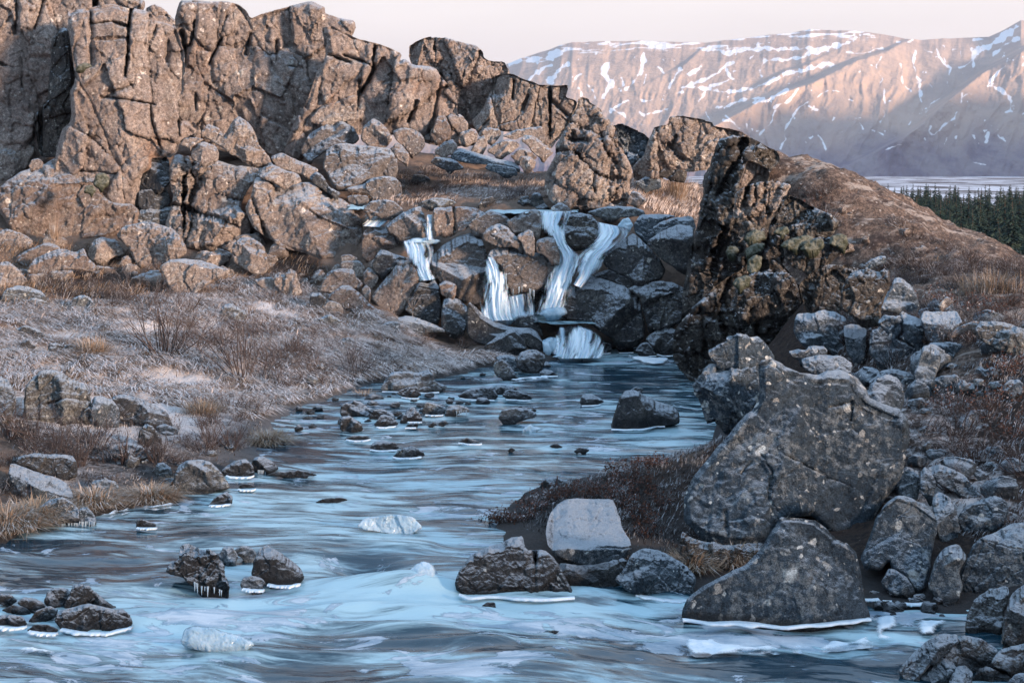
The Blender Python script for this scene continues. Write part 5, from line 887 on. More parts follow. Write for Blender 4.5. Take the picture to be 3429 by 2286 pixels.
# ---------------------------------------------------------------- ice shelves along the right shore
def plate(reg, pts, label, z=.05, th=.05, mat='sheet'):
    q = px(reg, pts); w3 = np.array([((X-CX)/F*dwater(Y, z), dwater(Y, z)) for X, Y in roughen(q, 2.0, 9, np.random.default_rng(len(label)))])
    lo = w3.min(0); hi = w3.max(0); s = max((hi-lo).max()/110, .02); nx, ny = int((hi[0]-lo[0])/s)+3, int((hi[1]-lo[1])/s)+3
    X, Y = np.meshgrid(lo[0]-s+np.arange(nx+1)*s, lo[1]-s+np.arange(ny+1)*s); c = inside(w3, X[:-1, :-1]+s/2, Y[:-1, :-1]+s/2); iy, ix = np.nonzero(c); W1 = nx+1
    f = np.stack([iy*W1+ix, iy*W1+ix+1, (iy+1)*W1+ix+1, (iy+1)*W1+ix], 1); use, inv = np.unique(f, return_inverse=True); f = inv.reshape(-1, 4)
    p = np.stack([X.ravel()[use], Y.ravel()[use]], 1); bd = np.bincount(f.ravel(), minlength=len(p)) < 4; dd_, nr = dpoly(p, w3); p[bd] = nr[bd]; dd_[bd] = 0
    up = sstep(0, .12, dd_); top = np.c_[p, z+.03*up*(1+fbm(np.c_[p*3, 0*p[:, 0]], 3, 8))]; bot = np.c_[p, 0*p[:, 0]+z-th*(.15+.85*up)]
    n = len(p); idx = np.arange(n)+n; idx[bd] = np.nonzero(bd)[0]; o = mesh_obj('ice_shelf', np.r_[top, bot], [f, idx[f][:, ::-1]], M[mat], attrs=dict(ed=np.tile(np.clip(dd_/.22, 0, 1), 2)))
    recenter(o, top.mean(0)); return tag(o, label, 'ice shelf')
plate('I', "-20,1235 100,1275 240,1262 300,1300 420,1290 480,1320 600,1300 700,1335 800,1280 900,1330 1000,1270 1140,1290 1290,1215 1310,1290 1500,1290 1300,1318 1100,1345 800,1358 500,1375 200,1392 60,1385 -20,1340", "broad white ice shelf in front of the great fin shaped boulder", .06)
plate('I', "1290,1120 1400,1105 1530,1110 1500,1200 1400,1230 1500,1260 1420,1285 1300,1280", "white ice shelf right of the fin boulder, left of the dark gap", .055)
plate('I', "1590,1135 1700,1125 1860,1140 1800,1200 1740,1250 1620,1260 1580,1200", "white ice shelf before the inlet at the right shore", .055)
plate('I', "1500,1040 1580,1055 1700,1060 1800,1085 1920,1100 1930,1120 1800,1105 1660,1085 1510,1062", "thin raised rim of ice along the back of the right inlet", .10)
plate('G', "80,1330 200,1310 330,1330 460,1350 400,1375 200,1372 90,1365", "white ice shelf before the left corner cluster of rocks", .04)
plate('G', "660,420 760,390 860,370 940,360 960,372 860,400 740,425", "white ice ledge along the left shore by the hummock", .05)
plate('G', "960,352 1100,345 1226,320 1222,345 1100,366 980,372", "thin ice ledge under the grassy left shore", .06)
plate('E', "1110,1050 1250,1040 1400,1020 1500,1025 1480,1040 1350,1050 1200,1062", "white ice ledge along the tip of the left bank", .06)
plate('E', "1950,870 2060,895 2200,890 2280,905 2230,950 2120,940 2000,915", "ragged ice sheet at the foot of the right pool boulders", .05)
# ---------------------------------------------------------------- mountain, plain and off-frame ridges added to cast shade
sky = np.r_[px('B', "-600,640 0,600 600,540 900,500 1150,440 1230,405 1330,375 1430,345 1500,315 1590,292 1800,287 2060,282 2200,290 2352,290"), px('C', "60,291 180,295 280,280 420,265 600,240 750,230 880,202 1000,210 1180,213 1300,225 1450,250 1530,268 1650,275 1750,268 1980,262 2110,255 2200,215 2280,170 2330,140 2400,150 2600,230 3000,330 4200,420")]
mx = np.arange(900, 4300, 3.2); mt = np.linspace(-.03, 1, 190)
sk = np.interp(mx, sky[:, 0], sky[:, 1])+fbm(np.c_[mx*.05, 0*mx, 0*mx], 4, 3)*1.6
YB = 597.0
X, T = np.meshgrid(mx, mt); Y = YB-(YB-sk)[None]*T; p2 = np.c_[X.ravel(), Y.ravel()]
D = 3000+760*T+520*np.clip(T, 0, 1)**5; D = D.ravel()
def ridge(pts, amp, wid, fall_):
    ln = px('C', pts); dd_, nr = dpoly(p2, ln, False); side = sstep(-2, wid, (p2[:, 0]-nr[:, 0])*.5+(p2[:, 1]-nr[:, 1]))
    return amp*side*np.exp(-np.maximum(0, dd_-wid)/fall_)
D -= ridge("1400,330 1180,400 900,540 530,670 200,850", 170, 15, 150)+ridge("2330,330 2050,480 1900,600 1750,720 1600,860 1500,930", 240, 17, 170)+ridge("860,430 700,480 580,550", 60, 9, 60)+ridge("330,760 220,850", 50, 8, 40)+ridge("120,330 0,440", 50, 9, 60)
wr = fbm(np.c_[p2*.008, 0*p2[:, 0]], 3, 21)*14
D -= 22*fbm(np.c_[(p2[:, 0]+wr*2+p2[:, 1]*.25)*.017, p2[:, 1]*.006, 0*p2[:, 0]], 5, 22, ridge=True)+11*fbm(np.c_[p2*.03, 0*p2[:, 0]], 4, 23)
mz = P(p2[:, 0], p2[:, 1], D)
SN = [(9,"1350,400 1335,460 1355,510 1370,540 1345,590 1375,620 1385,700"),(8,"1495,440 1510,500 1515,570 1580,635"),(16,"1610,340 1590,400 1580,430 1610,500 1620,580 1640,650"),(7,"1640,650 1645,700"),(7,"1665,330 1720,370"),(9,"1745,340 1765,400 1830,460 1850,480 1848,510"),(5,"1800,395 1815,430"),(4,"1835,550 1838,590"),
 (40,"2300,190 2230,260 2150,310 2060,340 2000,380"),(14,"1985,340 2000,390 2010,450"),(22,"2300,260 2200,340 2150,390"),(13,"2240,420 2170,500 2130,560 2110,590"),(22,"2110,590 2220,630 2260,700 2265,760"),(12,"2265,760 2230,790"),(7,"2000,640 1920,680"),(6,"2030,400 1900,470"),
 (11,"1360,740 1385,780 1350,840"),(8,"1300,900 1380,930"),(9,"1700,870 1690,910 1730,940 1780,870 1880,810"),(5,"1880,800 1890,770"),(11,"1930,650 1920,700"),(8,"1810,950 1800,1000"),(13,"2100,930 2090,970"),(10,"2170,930 2230,960"),(5,"2085,850 2070,875"),(10,"940,940 970,980 985,1020"),
 (9,"1000,620 920,680 860,710 800,750 740,830 690,900 700,950 660,1020"),(6,"900,730 880,770"),(12,"870,740 920,750"),(10,"650,760 620,830 560,880 530,940"),(9,"290,800 330,850 390,890"),(12,"270,830 380,870"),(6,"430,850 440,900"),(8,"150,760 180,820"),
 (17,"800,610 740,680 640,740"),(14,"720,620 600,680 480,710"),(12,"560,670 400,690 250,740"),(18,"60,600 250,640 450,610 600,560 700,540"),(14,"100,690 160,650"),(15,"200,590 350,540 300,500"),(17,"350,430 200,520 0,610"),(14,"130,450 40,520"),(22,"700,520 900,460 1040,430"),(20,"1000,340 800,390 560,430 540,520"),(22,"1150,300 950,340 780,350 500,330 300,360 120,340"),(9,"1370,340 1250,365 1120,355"),(9,"1480,290 1560,280"),(10,"2000,280 2060,270"),
 (8,"1420,620 1410,630"),(6,"1640,740 1645,790"),(9,"1580,830 1560,850"),(6,"1150,800 1220,810"),(6,"1210,840 1240,890"),(6,"1040,630 1100,645"),(5,"1150,680 1180,690"),(5,"1690,570 1720,595"),(5,"1900,350 1910,390"),(5,"1860,345 1880,350"),(7,"1660,770 1730,700 1800,650"),(8,"2340,400 2345,460"),(7,"1700,780 1670,800"),(8,"1500,1000 1400,1030"),(6,"2010,1120 2090,1140")]
SB = [(26,"1540,350 1450,390 1300,410 1160,440"),(16,"1440,450 1330,500 1290,550"),(20,"1560,430 1480,500 1430,560"),(16,"1830,450 1800,500 1850,570 1800,670"),(10,"1920,540 1940,590"),(18,"2080,400 2040,500 1970,620"),(9,"2100,520 2080,580"),(9,"2170,460 2210,500"),(14,"2352,480 2280,560 2250,610"),(12,"1980,690 1850,760"),(10,"1850,740 1950,800"),(10,"2080,700 2130,690"),(16,"2060,780 2250,750"),(9,"1650,510 1620,550"),(7,"1690,570 1710,600"),(7,"1640,620 1650,660"),(7,"1730,630 1740,680"),(10,"2352,640 2300,650"),(9,"2060,860 2110,870")]
SNr = np.full(len(p2), -9.)
ww = np.stack([fbm(np.c_[p2*.022, 0*p2[:, 0]], 4, 41), fbm(np.c_[p2*.03, 0*p2[:, 0]], 5, 42)], 1)*12
for reg, lst in (('C', SN), ('B', SB)):
    for wd, s in lst:
        wd = wd*(1.35 if reg == 'B' else 1.05)
        ln = px(reg, s); bb = (p2[:, 0] > ln[:, 0].min()-60) & (p2[:, 0] < ln[:, 0].max()+60) & (p2[:, 1] > ln[:, 1].min()-60) & (p2[:, 1] < ln[:, 1].max()+60)
        dd_, _ = dpoly(p2[bb]+ww[bb], ln, False); SNr[bb] = np.maximum(SNr[bb], (wd*K*.74*np.clip(.75+1.5*fbm(np.c_[p2[bb]*.045, 0*p2[bb][:, 0]], 3, 43), .1, 1.8)-dd_)/5)
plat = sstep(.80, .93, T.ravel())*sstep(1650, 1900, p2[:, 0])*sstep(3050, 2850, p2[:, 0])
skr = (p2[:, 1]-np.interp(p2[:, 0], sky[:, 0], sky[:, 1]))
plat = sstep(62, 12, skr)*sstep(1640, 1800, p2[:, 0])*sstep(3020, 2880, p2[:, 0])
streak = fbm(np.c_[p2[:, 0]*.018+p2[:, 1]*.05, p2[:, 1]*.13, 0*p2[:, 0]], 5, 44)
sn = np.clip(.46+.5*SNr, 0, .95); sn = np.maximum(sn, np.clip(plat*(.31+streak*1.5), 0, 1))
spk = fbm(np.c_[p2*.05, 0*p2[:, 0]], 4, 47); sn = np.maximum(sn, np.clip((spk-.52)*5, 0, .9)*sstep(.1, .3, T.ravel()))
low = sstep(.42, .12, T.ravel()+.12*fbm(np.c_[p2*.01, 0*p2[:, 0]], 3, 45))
nm = len(mx); jj, ii = np.meshgrid(np.arange(len(mt)-1), np.arange(nm-1), indexing='ij'); q0 = (jj*nm+ii).ravel()
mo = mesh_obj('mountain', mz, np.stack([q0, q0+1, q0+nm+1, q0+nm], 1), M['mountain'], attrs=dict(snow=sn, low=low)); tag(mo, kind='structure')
def shade_ridge(name, pts, hts, half, mat, seed):
    """long ridge whose crest follows pts, sloping to both sides"""
    pts = np.array(pts, float); seg = np.r_[0, np.cumsum(np.hypot(*np.diff(pts, axis=0).T))]; n = 90; s = np.linspace(0, seg[-1], n)
    c = np.stack([np.interp(s, seg, pts[:, 0]), np.interp(s, seg, pts[:, 1])], 1); h = np.interp(s, seg, hts); tg = np.gradient(c, axis=0); tg /= np.linalg.norm(tg, axis=1, keepdims=True); nr = np.stack([-tg[:, 1], tg[:, 0]], 1)
    t = np.linspace(-1, 1, 31); xy = c[:, None]+nr[:, None]*(t*half)[None, :, None]; hh = h[:, None]*(1-np.abs(t[None])**1.1); q = np.c_[xy.reshape(-1, 2), 0*hh.ravel()]
    z = hh.ravel()*(1+.10*fbm(q*4/half, 4, seed))-5
    jj, ii = np.meshgrid(np.arange(n-1), np.arange(30), indexing='ij'); a = (jj*31+ii).ravel()
    return tag(mesh_obj(name, np.c_[q[:, :2], z], np.stack([a, a+1, a+32, a+31], 1), M[mat], attrs=dict(snow=0*z+.1, low=0*z+1, heath=0*z+.4, frost=0*z+.2, gravel=0*z)), kind='structure')
shade_ridge('far_shade_ridge', [(1180, 2560), (1240, 2735), (1700, 2790), (2100, 2800), (2900, 2950)], [295, 305, 342, 375, 400], 110, 'mountain', 61)  # unseen ridge, added to throw shade on the mountain's lower slopes
shade_ridge('near_shade_ridge', [(-2, -58), (20, -29), (44, 3), (68, 35), (98, 75)], [11.4, 13.6, 14.1, 14.0, 13], 15, 'ground', 62)  # unseen ridge, added to keep the low sun off river and foreground
a = np.linspace(-7000, 7000, 81); b = np.concatenate([np.linspace(-3000, 0, 10)[:-1], np.linspace(0, 600, 40), np.linspace(620, 8000, 60)]); X, Y = np.meshgrid(a, b); x = X.ravel(); y = Y.ravel()
z = -4.4+1.2*fbm(np.c_[x*.004, y*.012, 0*x], 3, 55)*sstep(150, 500, y); jj, ii = np.meshgrid(np.arange(len(b)-1), np.arange(80), indexing='ij'); q0 = (jj*81+ii).ravel()
tag(mesh_obj('plain', np.c_[x, y, z], np.stack([q0, q0+1, q0+82, q0+81], 1), M['plain']), kind='structure')
# ---------------------------------------------------------------- plants
RG = np.random.default_rng(5)
def tubes(seg, ns=3):
    """seg (N,8): p0 p1 r0 r1 -> thin tapered prisms"""
    seg = np.asarray(seg); a = seg[:, :3]; b = seg[:, 3:6]; ax = b-a; ax /= np.linalg.norm(ax, axis=1, keepdims=True)+1e-9
    h = np.where(np.abs(ax[:, 2:3]) < .9, np.array([[0, 0, 1.]]), np.array([[1., 0, 0]])); e1 = np.cross(ax, h); e1 /= np.linalg.norm(e1, axis=1, keepdims=True); e2 = np.cross(ax, e1)
    v = []
    for p, r in ((a, seg[:, 6:7]), (b, seg[:, 7:8])):
        for j in range(ns): an = 2*math.pi*j/ns; v.append(p+r*(e1*math.cos(an)+e2*math.sin(an)))
    v = np.stack(v, 1).reshape(-1, 3); o = np.arange(len(seg))*2*ns; f = np.concatenate([np.stack([o+j, o+(j+1) % ns, o+ns+(j+1) % ns, o+ns+j], 1) for j in range(ns)])
    return v, f
def twigs(w, h, n, depth, rng, r0=.012, wob=.25):
    out_ = []
    def grow(p, dr, L, r, k):
        ns = 4; 
        for i in range(ns):
            dr = dr+rng.normal(0, wob, 3)*.5; dr[2] += .05; dr /= np.linalg.norm(dr); q = p+dr*L/ns; r2 = r*.86
            out_.append((*p, *q, r, r2)); p, r = q, r2
            if k > 0 and i >= 1 and rng.random() < .85:
                d2 = dr+rng.normal(0, .55, 3); d2[2] = abs(d2[2])*.6+.25; d2 /= np.linalg.norm(d2); grow(p, d2, L*rng.uniform(.45, .7), r*.62, k-1)
    for i in range(n):
        a = rng.uniform(0, 2*math.pi); s = rng.uniform(.1, 1); dr = np.array([math.cos(a)*s*w/h*.6, math.sin(a)*s*w/h*.6, 1.]); dr /= np.linalg.norm(dr)
        grow(np.array([math.cos(a)*.08*w*s, math.sin(a)*.08*w*s, -.06]), dr, h*rng.uniform(.5, .85), r0*rng.uniform(.7, 1.2), depth)
    return np.array(out_)
def gpt(X, Y):
    d = dground(X, Y); p = P(X, Y, d); return np.array([p[0], p[1], float(gsurf(p[0], p[1])[0])])
def shrub(reg, xy, w, h, n, label, depth=2, mat='twig', name='bare_shrub', cat='shrub', r0=.012, leaves=0, seed=0, dd=None, group=None):
    X, Y = px(reg, xy)[0]; p = gpt(X, min(Y, 2280)) if dd is None else P(X, Y, dd); rng = np.random.default_rng(seed+int(X))
    s = twigs(w, h, n, depth, rng, r0); v, f = tubes(s)
    o = mesh_obj(name, v, f, M[mat], smooth=False, attrs=dict(rnd=np.repeat(rng.random(len(s)), 6))); o.location = p
    if leaves:
        i = rng.integers(0, len(s), leaves); c = s[i, 3:6]+rng.normal(0, .015, (leaves, 3)); a = rng.normal(0, 1, (leaves, 3)); b = rng.normal(0, 1, (leaves, 3)); a *= .022/np.linalg.norm(a, axis=1, keepdims=True); b *= .014/np.linalg.norm(b, axis=1, keepdims=True)
        lv = np.stack([c-a, c-b, c+a, c+b], 1).reshape(-1, 3)
        mesh_obj('foliage', lv, np.arange(leaves*4).reshape(-1, 4), M['leaf'], o, False, dict(rnd=np.repeat(rng.random(leaves), 4)))
    return tag(o, label, cat, group)
shrub('D', "1140,885", 3.0, 1.5, 34, "spreading bare willow bush in the middle of the frosted grass", 3, r0=.016)
shrub('D', "1345,880", 1.6, 1.0, 11, "smaller bare bush just right of the spreading willow", 3, r0=.015)
shrub('D', "1665,1035", 1.9, 1.6, 26, "dense dark bare bush on the grass right of the willow", 3, r0=.016)
shrub('D', "1800,1010", 1.4, 1.0, 9, "low dark bare bush leaning right of the dense dark bush", 3, r0=.012)
for i, (c, w, h, lab) in enumerate((("420,500", 1.6, .95, "left of the dark mossy stone"), ("640,500", 1.4, .9, "above the dark mossy stone"), ("860,500", 1.6, 1.0, "behind the willow bush, left side"), ("1060,560", 1.5, 1.0, "directly behind the willow bush"), ("1270,600", 1.5, .9, "left of the pale and dark stone"), ("340,420", 1.2, .7, "beside the big pale boulder at left"))):
    shrub('D', c, w, h, 14, "red brown leafless scrub "+lab, 2, 'redtwig', 'scrub_bush', 'scrub', .010, group="red brown scrub below the cliffs", seed=i)
for i, (r, c, w, h, lab) in enumerate((('D', "60,1400", 1.2, .8, "thorny dark scrub at the left edge below the cut boulder"), ('D', "240,1420", 1.3, .75, "thorny dark scrub before the large dark frosted boulder"), ('D', "430,1500", 1.4, .9, "thorny dark scrub in the middle of the lower left bank"), ('D', "640,1490", 1.3, .9, "thorny dark scrub under the dark flat faced slab"), ('D', "330,1580", 1.2, .7, "thorny dark scrub nearest the left waterline boulders"), ('D', "560,1610", 1.2, .8, "thorny dark scrub left of the curved frosted stone"), ('D', "850,1620", 1.3, .8, "thorny dark scrub below the curved frosted stone"), ('D', "1080,1620", 1.0, .6, "thorny dark scrub above the large domed boulder"),
        ('D', "1600,1270", 1.2, .7, "dark twiggy scrub on the frosted spur left of the stream"), ('D', "1760,1300", 1.0, .6, "dark twiggy scrub at the right of the frosted spur"), ('D', "1450,1520", 1.1, .75, "upright dark scrub at the left water's edge"), ('D', "1600,1530", 1.0, .65, "upright dark scrub nearest the stone row"), ('E', "100,1040", 1.0, .8, "dark bush on the bank above the flat topped boulder"), ('E', "60,930", 1.1, .6, "low dark bush in frosted heath below the brown sloping boulder"), ('E', "560,760", 1.4, .45, "low heath under the flat frosted slab"), ('E', "840,800", 1.0, .4, "low heath left of the triangular frosted boulder"), ('D', "2150,960", 1.2, .6, "brown heath right of the dense dark bush"), ('D', "2000,1100", 1.0, .5, "small brown heath on the frosted slope"))):
    shrub(r, c, w, h, 16, lab, 2, 'twig' if i % 3 else 'redtwig', 'scrub_bush', 'scrub', .009, seed=i)
HE = [("1010,440",.8,.35,"at the water end of the red heath"),("1130,460",.9,.45,"just behind the heath's water end"),("1250,440",.9,.5,"left of the flat topped perched boulder"),("1330,380",.9,.55,"over the left corner of the perched boulder"),("1440,320",.9,.5,"behind the left corner of the perched boulder"),("1560,280",1.,.55,"behind the perched boulder, left half"),("1700,290",1.,.6,"behind the middle of the perched boulder"),("1830,280",1.,.65,"behind the right corner of the perched boulder"),("1930,330",1.,.7,"right of the perched boulder's top corner"),("2030,420",.9,.6,"against the right side of the perched boulder"),("2120,520",.9,.55,"in the hollow right of the perched boulder"),("1960,180",1.,.6,"uphill behind the perched boulder"),("2080,200",1.,.6,"left of the largest boulder's foot"),("2180,330",.9,.6,"touching the largest boulder's foot"),("2050,90",1.,.5,"topmost at the water side"),("2180,80",1.,.5,"topmost beside the round lump of the largest boulder"),("1900,100",.8,.4,"at the upper water's edge, standing alone")]
for i, (c, w, h, lab) in enumerate(HE):
    shrub('H', c, w, h*.52, 26, "red leaved heath bush "+lab, 2, 'redtwig', 'heath_bush', 'heath', .006, 260, i, group="red heath bushes on the right shore")
for i, (r, c, w, h, lab) in enumerate((('F', "1450,300", 1.2, .3, "under the frosted cap rock on the hillside"), ('F', "1700,400", 1.6, .5, "above the flat rock ledge"), ('F', "1850,420", 1.6, .5, "right of the little brown stone on the right bank"), ('F', "2050,500", 1.6, .6, "above the brown roof rocks of the earth hollow"), ('F', "2220,470", 1.6, .6, "near the right edge above the dark boulder"), ('F', "1000,480", 1.2, .5, "left of the dark knobbly rock mass"), ('F', "980,300", 1., .4, "under the moss cushions"), ('F', "2250,1000", 1.3, .5, "below the dark boulder at the right edge"), ('F', "2100,1250", 1.2, .5, "on the frosted slope right of the largest boulder"), ('F', "1850,1250", 1.2, .4, "left on the frosted slope behind the shoulder dome"), ('F', "2250,1400", 1.3, .5, "at the right edge beside the lower frosted slope"), ('F', "560,780", 1.2, .4, "behind the frosted pyramid rock"), ('C', "1000,1400", 2.2, .9, "on the hill right of the ribbed columns"))):
    shrub(r, c, w, h, 20, "dark heather clump "+lab, 2, 'redtwig', 'heather_clump', 'heather', .007, 260, i)
def hcopies(n, pts, label, group, seed, lo, hi, mat='redtwig'):
    rng = np.random.default_rng(seed); poly = np.array(pts, float)*V; w3 = np.array([P(X, Y, dground(X, min(Y, 2280)))[:2] for X, Y in poly]); pr = []; k = 0
    for t in range(3000):
        if k >= n: break
        q = rng.uniform(w3.min(0), w3.max(0))
        if not inside(w3, q[:1], q[1:])[0]: continue
        z = float(gsurf(q[0], q[1])[0])
        if z < .08: continue
        if k < 4:
            sg = twigs(1.1, .38, 30, 2, rng, .007, .35); v, f = tubes(sg); o = mesh_obj('heather_clump', v, f, M[mat], smooth=False, attrs=dict(rnd=np.repeat(rng.random(len(sg)), 6))); pr.append(o)
        else: o = pr[k % 4].copy(); COL.objects.link(o)
        s = rng.uniform(lo, hi); o.location = (q[0], q[1], z-.03); o.scale = (s*rng.uniform(.8, 1.3), s, s*rng.uniform(.7, 1.1)); o.rotation_euler = (0, 0, rng.uniform(0, 6.28)); tag(o, label, 'heather', group); k += 1
hcopies(60, [(1880,740),(2400,670),(2400,1250),(2120,1180),(2060,900),(1950,860)], "low dark heather clump on the frosted right bank", "heather on the right bank", 21, .7, 1.4)
hcopies(110, [(1770,352),(1900,392),(2040,448),(2200,520),(2352,575),(2352,640),(2000,640),(1850,560),(1770,450)], "low brown heather clump on the right hill", "heather on the right hill", 22, .6, 1.5)
hcopies(50, [(-30,970),(300,980),(600,920),(690,940),(620,1050),(400,1120),(130,1180),(-30,1200)], "low dark heather clump on the lower left bank", "heather on the lower left bank", 23, .6, 1.2)
hcopies(16, [(420,760),(640,740),(760,800),(700,900),(560,880)], "bare dark shrublet on the frosted grass near the willow bushes", "shrublets by the willow bushes", 27, 1.0, 2.0, 'twig')
hcopies(46, [(640,760),(900,760),(1180,815),(1000,840),(850,860),(680,920)], "low dark heather clump on the left bank below the falls", "heather below the falls", 24, .5, 1.1, 'twig')
hcopies(40, [(0,620),(300,610),(560,620),(820,640),(860,690),(600,680),(300,700),(0,690)], "red brown heather clump on the slope under the left wall", "heather under the left wall", 25, .7, 1.5)
hcopies(26, [(800,430),(1000,390),(1240,400),(1240,450),(1000,470)], "brown heather clump on the upper meadow", "heather on the upper meadow", 26, .6, 1.2)
# dried umbel
u = px('E', "492,618")[0]; p = P(u[0], u[1], 38.9); s = [(0, 0, 0, 0, 0, .22, .008, .006)]
for a in np.linspace(0, 6.28, 12)[:-1]:
    q = (math.cos(a)*.2, math.sin(a)*.2, .5); s.append((0, 0, .2, *q, .006, .004))
    for b in np.linspace(0, 6.28, 6)[:-1]: s.append((*q, q[0]+math.cos(b)*.06, q[1]+math.sin(b)*.06, q[2]+.04, .004, .006))
v, f = tubes(np.array(s)); o = mesh_obj('dried_umbel', v, f, M['tuft'], attrs=dict(rnd=np.full(len(v), .9))); o.location = p; tag(o, "pale dried umbel plant standing on the dark block left of the falls", 'plant')
# grass as blades
def blades(pts, L, wd, lean, ang, rng):
    n = len(pts); a = ang+rng.normal(0, .55, n); dr = np.stack([np.cos(a), np.sin(a), 0*a], 1); sd = np.stack([-np.sin(a), np.cos(a), 0*a], 1)*wd[:, None]/2; up = np.array([[0, 0, 1.]])
    m_ = pts+dr*(L*.45*lean)[:, None]+up*(L*(.42-.25*lean))[:, None]; t = pts+dr*(L*.95*lean)[:, None]+up*(L*(.75*(1-lean)+.02))[:, None]
    v = np.stack([pts-sd, pts+sd, m_+sd*.8, m_-sd*.8, t], 1).reshape(-1, 3); o_ = np.arange(n)*5
    return v, np.stack([o_, o_+1, o_+2, o_+3], 1), np.stack([o_+3, o_+2, o_+4], 1)
def field(name, poly, n, L, wd, lean, mat, seed, den=None, zlo=.06, box=None):
    rng = np.random.default_rng(seed); poly = np.array(poly, float)*V
    d = [dground(X, min(Y, 2280)) for X, Y in poly]; w3 = np.array([P(X, Y, q)[:2] for (X, Y), q in zip(poly, d)]); lo = w3.min(0); hi = w3.max(0)
    q = rng.uniform(lo, hi, (n, 2)); ok = inside(w3, q[:, 0], q[:, 1]); q = q[ok]; cl = fbm(np.c_[q*1.3, 0*q[:, 0]], 3, seed); q = q[cl+rng.normal(0, .25, len(q)) > (-.12 if den is None else den)]
    z = gsurf(q[:, 0], q[:, 1]); k = z > zlo; q = q[k]; z = z[k]; m_ = len(q); an = -.5+1.3*fbm(np.c_[q*.5, 0*z], 3, seed+1); 
    v, f, t = blades(np.c_[q, z-.02], L*rng.uniform(.5, 1.4, m_), wd*rng.uniform(.6, 1.4, m_), np.clip(lean+rng.normal(0, .15, m_), 0, 1), an, rng)
    return tag(mesh_obj(name, v, [f, t], M[mat], smooth=False, attrs=dict(rnd=np.repeat(rng.random(m_), 5))), kind='stuff')
field('grass', [(-60,690),(180,690),(420,660),(520,640),(640,625),(780,680),(880,720),(960,775),(1000,800),(1200,822),(1000,860),(850,870),(660,940),(560,960),(400,925),(200,900),(-60,860)], 200000, .50, .020, .93, 'grass', 11)
field('grass', [(-60,530),(300,560),(520,600),(640,570),(840,620),(900,700),(640,640),(520,650),(180,700),(-60,700)], 26000, .4, .018, .6, 'tuft', 12, .0)
field('grass', [(800,430),(1000,380),(1250,400),(1260,450),(1100,480),(850,470)], 26000, .3, .02, .6, 'grass', 13, -.05)
field('grass', [(1450,410),(1600,400),(1610,470),(1500,480),(1440,460)], 9000, .4, .022, .5, 'grass', 14)
field('grass', [(1720,345),(1900,425),(2100,495),(2400,580),(2400,650),(2150,650),(1900,610),(1800,500)], 26000, .20, .02, .6, 'tuft', 15, .28)
field('heath_cover', [(1880,760),(2400,690),(2400,1300),(2100,1200),(2000,950)], 90000, .15, .014, .45, 'heath', 16, -.1)
field('heath_cover', [(1480,1010),(1640,960),(1700,1100),(1650,1300),(1500,1330),(1150,1210),(1130,1170)], 40000, .15, .010, .4, 'heath', 17, -.1)
field('heath_cover', [(-60,960),(300,960),(600,900),(700,930),(640,1060),(400,1140),(130,1200),(-60,1240)], 22000, .13, .012, .45, 'heath', 18, .02)
field('heath_cover', [(640,790),(1000,800),(1240,820),(1150,840),(850,880),(640,900)], 40000, .16, .016, .45, 'heath', 19, .0)
def tuft(reg, xy, L, n, label, lean=.45, seed=0, sp=.18, d=None):
    X, Y = px(reg, xy)[0]; p = gpt(X, min(Y, 2280)) if d is None else P(X, Y, d); rng = np.random.default_rng(seed+int(X)); a = rng.uniform(0, 6.28, n); r = rng.random(n)**.6*sp
    v, f, t = blades(np.c_[np.cos(a)*r, np.sin(a)*r, 0*a-.03+.10*(1-r/sp)], L*rng.uniform(.6, 1.3, n), np.full(n, .011), np.clip(rng.normal(lean, .2, n), 0, 1), a, rng)
    o = mesh_obj('grass_tuft', v, [f, t], M['tuft'], smooth=False, attrs=dict(rnd=np.repeat(rng.random(n), 5))); o.location = p; return tag(o, label, 'grass tuft')
for i, a in enumerate((('G', "60,480", .55, 1500, "straw tussock hanging over the water at the far left edge", .8, .5), ('G', "250,420", .5, 1400, "straw tussock right of the far left one, above dark water", .8, .45), ('G', "640,330", .45, 1300, "golden hummock of grass right of the icicle boulder", .8, .4), ('G', "1030,300", .42, 1300, "golden grass hummock left of the large domed boulder", .8, .4), ('G', "1220,230", .35, 500, "small rusty tuft touching the large domed boulder", .7, .2), ('E', "1010,1060", .45, 1100, "round golden tuft at the water's edge of the left bank", .75, .3), ('D', "640,880", .7, 600, "dry grass tuft beside the sunken black stone", .6, .3), ('D', "370,130", 1.1, 260, "tall blond grass stems before the rust brown block", .2, .15),
      ('B', "2310,1300", 1.3, 420, "pale tall grass clump under the skyline outcrop", .3, .35), ('I', "60,770", .4, 500, "straw tuft beneath the largest boulder's left foot", .7, .25), ('I', "360,740", .4, 500, "straw tuft between the largest boulder and the fin", .7, .25), ('F', "2150,270", .6, 700, "blond grass patch at the right end of the hillside", .4, .7), ('E', "160,1150", .4, 600, "brown tuft left of the flat topped boulder", .7, .3), ('D', "1820,1480", .5, 900, "overhanging tuft at the point where the bank meets the stream", .8, .4), ('D', "1400,1290", .5, 600, "straw tuft on the frosted spur", .6, .3))):
    tuft(a[0], a[1], a[2], a[3], a[4], a[5], i, a[6])
